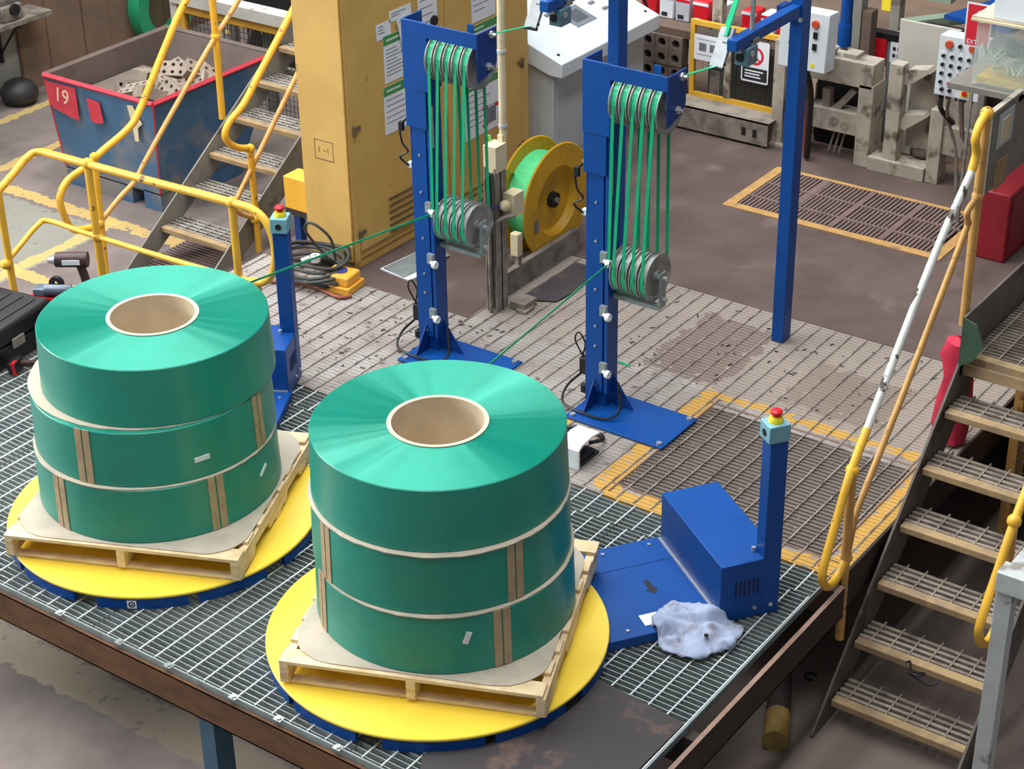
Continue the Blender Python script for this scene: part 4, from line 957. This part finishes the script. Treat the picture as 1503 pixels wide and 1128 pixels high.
tag(MB().tube(cr([(-1.35, 3.05, .012), (-1.15, 3.16, .014), (-.95, 3.22, .014), (-.72, 3.20, .014), (-.66, 3.26, .012)]), .011, 7).build('orange_cable', orange_c), 'dull orange cable lying along the grating in front of the hose coil', 'cable')
tag(MB().prism([(-.74, 3.67), (-.55, 3.64), (-.50, 4.05), (-.69, 4.10)], .012, .018).build('steel_plate', galv), 'grey metal plate on the brown floor against the yellow cabinet', 'plate')
tag(MB().prism([(-.76, 3.66), (-.50, 3.63), (-.48, 3.95), (-.72, 3.98)], .001, .010).build('white_board', paper), 'white board lying under the grey metal plate by the cabinet', 'board')
# blue legged cabinet seen between stairs and yellow cabinet
t = thing('blue_leg_stand', (-1.4, 3.72, 0), 'small blue legged stand with amber top, squeezed between stairs and cabinet', 'stand')
B(-1.46, -1.41, 3.66, 3.71, 0, .22).build('leg', blue_dk, t); B(-1.38, -1.33, 3.70, 3.74, 0, .20).build('leg', mat('mint_paint', (120, 176, 150), .5, 0, .05), t); B(-1.50, -1.30, 3.63, 3.78, .22, .26).build('apron', rust_shade, t); B(-1.50, -1.30, 3.63, 3.78, .26, .48).build('amber_box', mat('amber_sheet', (240, 178, 52), .5, 0, .05), t, bevel=.005)
# litter
m = MB(); m.tube(cr([(3.50, 2.33, -.385), (3.53, 2.30, -.35), (3.56, 2.26, -.37), (3.62, 2.27, -.36), (3.60, 2.22, -.35), (3.55, 2.24, -.365), (3.66, 2.21, -.37), (3.70, 2.24, -.36)], 5), .005, 5)
tag(m.build('cable_tie_tangle', black), 'black tangle of cable ties on the second stair tread from the bottom', 'tangle')
tag(MB().lathe([(.026, 0), (.032, 0), (.032, .008), (.026, .008)], (2.98, 2.40, LOW+.001), 16, a0=.6, a1=5.6).build('rubber_ring', dark), 'small black split ring on the lower floor beside the stairs', 'ring')
t = thing('floor_pipe', (3.05, 1.9, LOW), 'grimy pipe stub with yellow painted end on the floor beneath the platform', 'pipe')
MB().cyl((2.85, 2.32, LOW+.06), (3.02, 1.98, LOW+.06), .06).build('pipe', rust_shade, t); MB().cyl((3.02, 1.98, LOW+.06), (3.10, 1.80, LOW+.06), .062).build('painted_end', mat('dirty_yellow', (150, 122, 62), .7, 0, .15, 9), t)
tag(MB().prism([(1.215, .215), (1.265, .21), (1.275, .24), (1.225, .25)], -.034, -.031).build('paper_scrap', paper), 'white paper scrap on the grating between the two turntables', 'scrap')
tag(MB().prism([(1.13, 3.47), (1.22, 3.46), (1.22, 3.475), (1.14, 3.485)], .004, .006).build('strap_scrap', strap_g), 'short green strap offcut on the floor grating', 'scrap')

# ================================================================ BRICK MACHINE AT THE BACK
def hb(name, label, cat, loc): return thing(name, loc, label, cat)
t = hb('floor_sill', 'grey steel sill beam along the floor below the yellow framed mesh', 'beam', (-.08, 6.85, .02))
m = MB(); m.box(-.55, .31, 6.74, 6.75, .02, .19); m.box(-.55, .31, 6.74, 6.96, .18, .19); m.build('angle', grime, t)
for x in (-.5, .25): B(x, x+.03, 6.75, 6.95, 0, .18).build('foot', beige_dk, t)
for x in (.1, .19): MB().box(x, x+.035, 6.737, 6.74, .07, .13).build('slot_hole', dark, t)
t = hb('mesh_guard', 'yellow framed wire mesh guard with signs in front of stacked bricks', 'guard', (-.1, 6.96, .19))
yk = mat('guard_yellow', (226, 174, 52), .5, 0, .06, 6)
for a in ((-.47, .27, .19, .225), (-.47, .27, .735, .77), (-.47, -.435, .225, .735), (-.18, -.13, .225, .735)):
    B(a[0], a[1], 6.95, 6.98, a[2], a[3]).build('frame_bar', yk if a[0] < -.2 else beige, t)
m = MB()
for k in range(46): x = -.44+.0155*k; m.box(x-.0012, x+.0012, 6.968, 6.970, .2, .75)
for k in range(36): z = .21+.0155*k; m.box(-.45, .27, 6.968, 6.970, z-.0012, z+.0012)
tag(m.build('wire_mesh', hose_m, t), None, None, kind='stuff')
t = hb('guard_post', 'beige square post at the end of the yellow mesh guard', 'post', (.32, 6.9, 0))
B(.27, .36, 6.86, 6.95, 0, .78).build('shaft', beige, t, bevel=.004); B(.24, .42, 6.83, 6.98, 0, .02).build('foot_plate', beige, t)
t = hb('rack_post', 'beige upright and cross beam above the mesh guard', 'rack', (-.3, 7.05, .0))
B(-.34, -.26, 7.03, 7.10, 0, 1.3).build('upright', beige, t); B(-1.15, .3, 7.08, 7.13, .56, .62).build('cross_beam', beige_dk, t); B(-1.12, .32, 7.13, 7.6, .60, .62).build('shelf', beige_dk, t); B(-1.1, -1.06, 7.1, 7.6, 0, .6).build('leg', beige_dk, t)
# notices on the guard
F = face_frame((-.31, 6.945, .58), (1, 0, 0), (0, 0, 1)); t = hb('guard_notice', 'white notice with two small photographs on the mesh guard', 'notice', (-.31, 6.945, .58))
MB().box(-.12, .125, -.10, .09, 0, .003, F).build('sheet', paper, t)
for x in (-.08, .01): MB().box(x, x+.06, -.03, .03, .003, .004, F).build('photograph', ink, t)
m = MB(); m.box(-.10, .1, .055, .06, .003, .004, F); m.box(-.10, .08, -.06, -.055, .003, .004, F); m.build('printed_text', ink, t)
F = face_frame((.075, 6.945, .56), (1, 0, 0), (0, 0, 1)); t = hb('prohibition_sign', 'white prohibition sign with red ring and black text panel on the mesh guard', 'sign', (.075, 6.945, .56))
MB().prism([(-.11, -.155), (-.10, -.165), (.10, -.165), (.11, -.155), (.11, .135), (.10, .145), (-.10, .145), (-.11, .135)], 0, .003, 'z', F).build('board', paper, t)
MB().box(-.10, .10, -.15, -.055, .003, .004, F).build('text_panel', ink_dk, t)
m = MB(); 
for k, w in enumerate((.15, .12, .13)): m.box(-.08, -.08+w, -.085-.022*k, -.075-.022*k, .004, .005, F)
m.build('text', paper, t)
MB().lathe([(.05, .003), (.068, .003), (.068, .0045), (.05, .0045)], (0, .035, 0), 28).xf(F).build('red_ring', ink_red, t)
MB().box(-.05, .05, -.006, .006, .0032, .0045, F @ Matrix.Translation((0, .035, 0)) @ Matrix.Rotation(-.785, 4, 'Z')).build('red_bar', ink_red, t)
# packs of cored bricks
ORD = ['first', 'second', 'third', 'fourth', 'fifth', 'sixth', 'seventh', 'eighth']
for r in range(5):
    for c in range(5):
        x, z = -1.13+.118*c, .0+.113*r+.0005
        M = Matrix.Translation((x, 7.15+random.uniform(0, .01), z+.056)) @ Matrix.Rotation(math.pi/2, 4, 'X')
        core_brick(M, 'round-holed brick by the console, %s row from the floor, %s from the console' % (ORD[r], ORD[c]), 1, 1, .115, .110, .1, brick_b, 'round-holed bricks stacked behind the console', .62)
for r in range(8):
    for c in range(3):
        x, z = -.33+.25*c, .0+.082*r+.0005
        M = Matrix.Translation((x, 7.30, z+.041)) @ Matrix.Rotation(math.pi/2, 4, 'X')
        core_brick(M, 'brown cored brick behind the yellow framed mesh, %s row up, %s from the left' % (ORD[r], ORD[c]), 5, 2, .235, .078, .11, brick_b, 'brown bricks stacked behind the mesh', .45)
# printed packets on the rack shelf
pk = [(-1.08, -.95, red, 'red packet'), (-.92, -.80, white, 'white packet'), (-.78, -.66, mat('packet_grey', (196, 198, 206), .5, 0, .05), 'grey packet'), (-.63, -.50, red, 'red packet'), (-.46, -.36, white, 'white packet'), (-.22, -.10, red, 'red packet'), (-.06, .05, white, 'white packet'), (.08, .20, red, 'red packet')]
nm = ['next to the console edge', 'second from the console', 'third from the console', 'left of the beige upright', 'behind the beige upright', 'right of the beige upright', 'behind the hanging sensor', 'nearest the guard post']
for (a, b, m_, w), n_ in zip(pk, nm):
    t = hb('packet', '%s on the rack shelf, %s' % (w, n_), 'packet', ((a+b)/2, 7.3, .62)); t['group'] = 'packets on the rack shelf'
    B(a, b, 7.25, 7.40, .621, .80).build('carton', m_, t, bevel=.008); B(a+.02, a+.07, 7.247, 7.251, .64, .67).build('print', ink_dk if m_ != red else paper, t); B(a, b, 7.247, 7.252, .77, .79).build('stripe', red if m_ != red else paper, t)
tag(MB().lathe([(.085, -.012), (.10, -.012), (.10, .012), (.085, .012)], (-1.03, 7.1, .72), 28, 'y').build('black_hoop', black), 'black hoop leaning on the rack above the console corner', 'hoop')
# control boxes
def ctrl(label, x0, x1, y0, y1, z0, z1, kind, tilt=0):
    t = hb('control_box', label, 'control box', ((x0+x1)/2, (y0+y1)/2, z0)); t['group'] = 'white control boxes'
    M = Matrix.Translation(((x0+x1)/2, y0, z0)) @ Matrix.Rotation(tilt, 4, 'X'); w = (x1-x0)/2; h = z1-z0
    MB().box(-w, w, 0, y1-y0, 0, h, M).build('enclosure', console_w, t, bevel=.006)
    F = M @ Matrix.Rotation(math.pi/2, 4, 'X')
    def btn(x, z, r, m_, nm, l=.02): 
        g = MB().cyl(F @ Vector((x, z, 0)), F @ Vector((x, z, l)), r, r*.9, 12); g.build(nm, m_, t)
    orange = mat('orange_red_button', (206, 84, 50), .4, 0, .1, 20)
    if kind == 2:
        btn(-.085, .345, .028, orange, 'stop_button'); btn(-.01, .345, .013, black, 'knob'); btn(.075, .345, .026, orange, 'stop_button')
        for i in range(4):
            for j in range(4):
                x, z = -.115+.058*i, .275-.058*j; c = black
                if j == 3: c = [black, red, mat('teal_button', (80, 150, 150), .4, 0, .05), mat('pink_button', (220, 90, 110), .4, 0, .05)][i]
                MB().box(x-.016, x+.016, z-.002, z+.022, 0, .002, F).build('name_plate', paper, t); btn(x, z-.008, .012, c, 'knob')
        for x in (-.10, -.045): btn(x, .045, .013, black, 'knob')
        MB().box(.03, .085, .02, .07, 0, .003, F).build('yellow_plate', ink_yel, t); btn(.058, .046, .018, red, 'isolator')
        m = MB()
        for x in (-.08, -.02, .04, .09): m.cyl(F @ Vector((x, 0, -.06)), F @ Vector((x, -.035, -.06)), .012, n=8)
        m.build('cable_glands', grime, t)
    else:
        btn(.085, .33, .028, orange, 'stop_button')
        for z in (.245, .165): MB().box(.075, .105, z-.012, z+.03, 0, .012, F).build('switch', black, t)
        MB().box(.07, .10, .03, .06, 0, .002, F).build('yellow_label', ink_yel, t)
        for z in (.26, .18): btn(-.09, z, .012, black, 'knob')
    return t
ctrl('white control box partly hidden behind the tall blue post', .47, .83, 6.52, 6.66, .735, 1.14, 1, -.06)
ctrl('white control box crowded with knobs beside the yellow handrail top', 1.62, 1.93, 6.52, 6.66, .76, 1.16, 2, -.06)
# cast frames
t = hb('brick_press', 'beige cast machine frame with window opening right of the tall blue post', 'machine', (.75, 6.9, 0))
B(.42, 1.05, 6.82, 7.0, .57, .75).build('top_beam', beige, t, bevel=.006); B(.95, 1.06, 6.82, 7.02, 0, .60).build('leg', beige, t, bevel=.006); B(.40, .95, 6.83, 6.97, .21, .37).build('lower_beam', beige, t, bevel=.006); B(.40, .50, 6.82, 7.0, 0, .6).build('leg', beige, t, bevel=.006)
for x, z in ((.70, .66), (.58, .29), (.78, .29), (.86, .27)): MB().lathe([(.012, -.004), (.034, -.004), (.034, .002), (.012, .002)], (x, 6.82 if z > .5 else 6.83, z), 18, 'y').build('bolt_boss', grime, t)
m = MB(); m.box(.66, .72, 6.86, 6.92, .37, .50); m.prism([(.74, .37), (.80, .37), (.92, .52), (.88, .54)], 6.86, 6.92, 'y'); m.build('inner_lever', grime, t)
B(.5, .96, 7.1, 7.14, 0, .57).build('back_shade', dark, t)  # dark sheet added to give the shade inside the frame opening
m = MB(); m.prism([(.60, .75), (.72, .75), (.74, .80), (.66, .83), (.58, .80)], 6.84, 6.92, 'y'); m.box(.80, .9, 6.86, 6.98, .75, .78); m.build('clamp_lug', beige, t)
m = MB(); m.tube(cr([(.52, 6.78, .52), (.58, 6.76, .38), (.60, 6.76, .05)]), .02, 8); m.build('red_hose', mat('brick_red_hose', (150, 78, 60), .6, 0, .1), t)
MB().tube(cr([(.64, 6.6, .74), (.66, 6.68, .5), (.64, 6.72, .02)]), .022, 8).build('black_hose', black, t)
m = MB()
for x in (.76, .80, .84): m.tube([(x, 6.9, .21), (x-.03, 6.88, .04)], .007, 6)
m.build('thin_pipes', grime, t)
t = hb('press_cylinder', 'blue hydraulic cylinder upright behind the beige frame', 'cylinder', (.63, 7.2, .5))
MB().cyl((.63, 7.22, .70), (.63, 7.22, 1.6), .042, n=16).build('barrel', blue, t); MB().cyl((.63, 7.22, .70), (.63, 7.22, .86), .052, n=16).build('gland', blue, t); MB().cyl((.63, 7.22, .40), (.63, 7.22, .70), .025).build('rod', steel, t)
B(.69, .75, 7.2, 7.3, .0, 1.6).build('guide_column', grey_st, t); B(.76, .83, 7.2, 7.3, .0, .98).build('brown_column', beige_dk, t)
B(.45, .85, 7.18, 7.32, .0, .4).build('cylinder_base', beige_dk, t)
t = hb('press_guide', 'beige guide with two folded shelves between the two machine legs', 'machine', (1.3, 6.9, 0))
B(1.165, 1.265, 6.82, 6.92, .09, .79).build('upright', beige, t, bevel=.004); B(1.065, 1.487, 6.80, 6.95, 0, .10).build('base_beam', beige, t, bevel=.004)
for z in (.66, .34): 
    MB().prism([(1.25, z), (1.29, z-.02), (1.44, z+.10), (1.42, z+.12), (1.28, z+.09)], 6.86, 6.98, 'y').build('folded_shelf', beige, t)
B(1.25, 1.485, 7.0, 7.03, .15, .70).build('web', beige, t)
MB().prism([(1.38, .70), (1.52, .82), (1.54, .70), (1.50, .50), (1.46, .66)], 6.9, 6.95, 'y').build('brown_link', beige_dk, t)
m = MB()
for k in range(6): m.ball((1.32+.035*k, 7.0+random.uniform(-.05, .05), .12), .04, 8)
m.build('clutter', beige_dk, t)
tag(B(1.04, 1.48, 7.22, 7.25, 0, .96).build('guard_sheet', mat('sheet_beige', (196, 190, 178), .6, 0, .04, 4)), 'large plain beige guard sheet behind the knob-covered control box', 'guard sheet')
t = hb('brick_press', 'chipped beige machine leg under the knob-covered control box', 'machine', (1.6, 6.9, 0))
B(1.49, 1.585, 6.82, 6.95, 0, .53).build('leg', beige, t, bevel=.004); B(1.585, 1.80, 6.84, 6.94, .22, .42).build('side_block', beige, t, bevel=.004); B(1.55, 1.80, 6.9, 6.98, .40, .72).build('box_bracket', beige, t)
for x in (1.66, 1.74):
    for z in (.27, .36): MB().cyl((x, 6.84, z), (x, 6.832, z), .012, n=8).build('bolt', grime, t)
m = MB(); m.tube(cr([(1.72, 6.55, .74), (1.66, 6.7, .55), (1.72, 6.76, .3), (1.76, 6.74, .02)]), .012, 7); m.tube(cr([(1.80, 6.56, .74), (1.80, 6.66, .45), (1.88, 6.7, .40), (1.98, 6.7, .40)]), .018, 7); m.build('conduit', grime, t)
MB().tube(cr([(1.66, 6.56, .74), (1.62, 6.68, .60), (1.70, 6.72, .5)]), .018, 7).build('black_conduit', black, t)
B(1.80, 2.4, 7.0, 7.1, 0, .75).build('back_shade', dark, t)  # dark sheet added likewise, for shade behind the leg
t = hb('grey_press_column', 'grey column with a notice and red label between the machine frames', 'machine', (1.0, 7.4, 0))
B(.90, 1.04, 7.35, 7.5, 0, .78).build('column', mat('slate_paint', (122, 128, 130), .6, 0, .1, 5), t); B(.78, .90, 7.32, 7.36, .56, .76).build('red_label', red, t); B(.93, 1.04, 7.335, 7.35, .60, .75).build('notice', paper, t); B(.78, 1.06, 7.33, 7.42, .76, .80).build('cap', black, t)
m = MB()
for x in (.95, .985):
    for z in (.64, .69): m.box(x, x+.022, 7.333, 7.336, z, z+.025)
m.build('notice_print', ink_dk, t)
# conveyor beams in the far background
t = hb('far_conveyor', 'pale green conveyor beams and blue plate in the far background', 'conveyor', (.8, 9, 0))
gg = mat('pale_green_steel', (138, 156, 136), .6, 0, .08, 6)
MB().prism([(.30, 8.9), (.36, 8.8), (.98, 9.6), (.92, 9.7)], .30, .37).build('diagonal_beam', gg, t); B(-.6, .5, 9.4, 9.5, .38, .5).build('beam', gg, t)
MB().prism([(.62, 9.0), (1.2, 8.9), (1.3, 9.5), (.8, 9.6)], .40, .43).build('blue_plate', blue, t); B(.55, 1.6, 8.8, 8.86, .25, .40).build('dark_beam', dark, t)
B(.12, .2, 9.1, 9.2, .0, .45).build('leg', grey_st, t); B(.02, .12, 9.15, 9.25, .32, .46).build('yellow_cap', ink_yel, t); B(.9, .98, 9.3, 9.4, 0, .3).build('leg', gg, t)
# ---------------------------------------------------------------- right-hand corner
t = hb('scrap_bin', 'clear plastic bin holding tangled strap scraps at the top right', 'bin', (2.38, 5.85, 1.2))
for a in ((2.18, 2.53, 5.72, 5.725), (2.18, 2.53, 6.03, 6.035), (2.18, 2.19, 5.725, 6.03), (2.52, 2.53, 5.725, 6.03)): B(*a, 1.20, 1.58).build('wall', glass, t)
B(2.18, 2.53, 5.72, 6.035, 1.19, 1.20).build('bottom', glass, t)
B(2.17, 2.54, 5.71, 6.04, 1.57, 1.585).build('rim', cream, t) if 0 else None
m = MB()
for k in range(26):
    p = Vector((random.uniform(2.22, 2.48), random.uniform(5.76, 5.98), random.uniform(1.24, 1.36)))
    m.tube(cr([p, p+Vector((random.uniform(-.06, .06), random.uniform(-.06, .06), random.uniform(-.02, .08))), p+Vector((random.uniform(-.06, .06), random.uniform(-.06, .06), random.uniform(-.02, .05)))]), .006, 5)
tag(m.build('strap_scraps', mat('pale_strap_scraps', (198, 220, 204), .5, 0, .1, 20), t), None, None, kind='stuff')
B(2.2, 2.51, 5.74, 6.0, 1.201, 1.235).build('yellow_scraps', mat('yellow_scrap', (222, 188, 60), .6, 0, .15, 20), t)
m = MB()
for k in range(8): m.ball((2.41+random.uniform(-.04, .04), 5.80+random.uniform(-.03, .05), 1.42+random.uniform(-.03, .03)), .03, 8)
m.build('green_wad', mat('dark_green_wad', (40, 110, 80), .6, 0, .1), t)
t = hb('bin_lid', 'warped grey board lying over the clear scrap bin', 'board', (2.38, 5.86, 1.585))
m = MB(); m.box(2.15, 2.7, 5.69, 6.05, 1.586, 1.600); m.build('board', cream, t); MB().prism([(2.15, 5.7), (2.7, 5.72), (2.68, 6.0), (2.2, 6.02)], 1.601, 1.612).build('top_sheet', board, t)
tag(B(2.27, 2.48, 5.72, 6.0, 1.613, 1.95).build('white_carton', white, bevel=.004), 'white carton standing on the board over the scrap bin', 'carton')
tag(B(2.58, 2.66, 5.80, 5.9, 1.24, 1.40).build('green_pot', mat('lime_pot', (70, 180, 70), .5, 0, .08)), 'small lime green pot at the right edge beside the scrap bin', 'pot')
t = hb('bench_panel', 'grey standing panel with taped cards, right of the handrail top', 'panel', (2.35, 5.8, 0))
pg = mat('dull_grey_panel', (132, 128, 120), .6, 0, .1, 4)
B(2.47, 2.50, 5.30, 6.3, .70, 1.20).build('panel', pg, t); B(2.05, 2.50, 5.68, 6.3, 1.15, 1.185).build('bench_top', pg, t); B(2.05, 2.09, 6.2, 6.24, 0, 1.15).build('leg', pg, t); B(2.46, 2.50, 6.26, 6.3, 0, .70).build('leg', pg, t); B(2.47, 2.505, 5.28, 6.3, 1.20, 1.215).build('panel_edge', beige, t)
B(2.502, 2.506, 5.40, 5.62, .95, 1.16).build('clear_pocket', console_g, t); B(2.506, 2.509, 5.45, 5.56, .97, 1.12).build('cream_card', cream, t); B(2.502, 2.506, 5.42, 5.60, .68, .86).build('tan_card', nose_m, t)
t = hb('red_sign', 'red extinguisher sign with white edge behind the scrap bin', 'sign', (1.97, 6.3, 1.2))
F = face_frame((1.96, 6.30, 1.345), (1, 0, 0), (0, 0, 1))
MB().box(-.085, .085, -.14, .14, -.003, .0, F).build('border', paper, t); MB().box(-.075, .075, -.13, .13, 0, .0015, F).build('field', ink_red, t)
text_mb('EXT', .04, F @ Matrix.Translation((-.03, -.11, .002))).build('lettering', paper, t)
MB().lathe([(.025, .0015), (.04, .0015), (.04, .003), (.025, .003)], (.02, .06, 0), 20).xf(F).build('symbol', paper, t)
B(1.95, 1.97, 6.303, 6.32, 0, 1.25).build('sign_post', grey_st, t)
t = hb('red_cabinet', 'dark red cabinet behind the landing kick plate', 'cabinet', (2.28, 6.2, 0))
B(2.25, 2.45, 5.90, 6.6, 0, .46).build('body', brown_dark_red, t, bevel=.01); B(2.45, 2.456, 5.93, 6.57, .04, .43).build('door', brown_dark_red, t)
# red bag behind the stair stringer
m = MB(); 
prof = [(.0005, .02), (.07, .02), (.10, .10), (.09, .25), (.075, .40), (.09, .52), (.06, .60), (.0005, .62)]
m.lathe([(r*(1), h) for r, h in prof], (3.06, 3.72, 0), 14, closed=False)
for i, v in enumerate(m.v): v.x += .015*math.sin(i*1.7); v.y += .015*math.cos(i*2.3)
tag(m.build('red_bag', mat('red_sacking', (196, 36, 66), .7, 0, .12, 12)), 'red sack slumped behind the stair stringer below the landing', 'sack')
t = hb('under_stair_guard', 'wire mesh panel with yellow post under the landing, seen through the risers', 'guard', (3.6, 3.9, LOW))
for x in (3.30, 3.95): B(x, x+.05, 3.95, 4.0, LOW, .6).build('post', yel_tan, t)
m = MB()
for k in range(12): x = 3.36+.05*k; m.box(x-.003, x+.003, 3.97, 3.976, LOW+.3, .5)
for k in range(14): z = LOW+.32+.07*k; m.box(3.35, 3.95, 3.97, 3.976, z-.003, z+.003)
tag(m.build('wire_mesh', grime, t), None, None, kind='stuff')
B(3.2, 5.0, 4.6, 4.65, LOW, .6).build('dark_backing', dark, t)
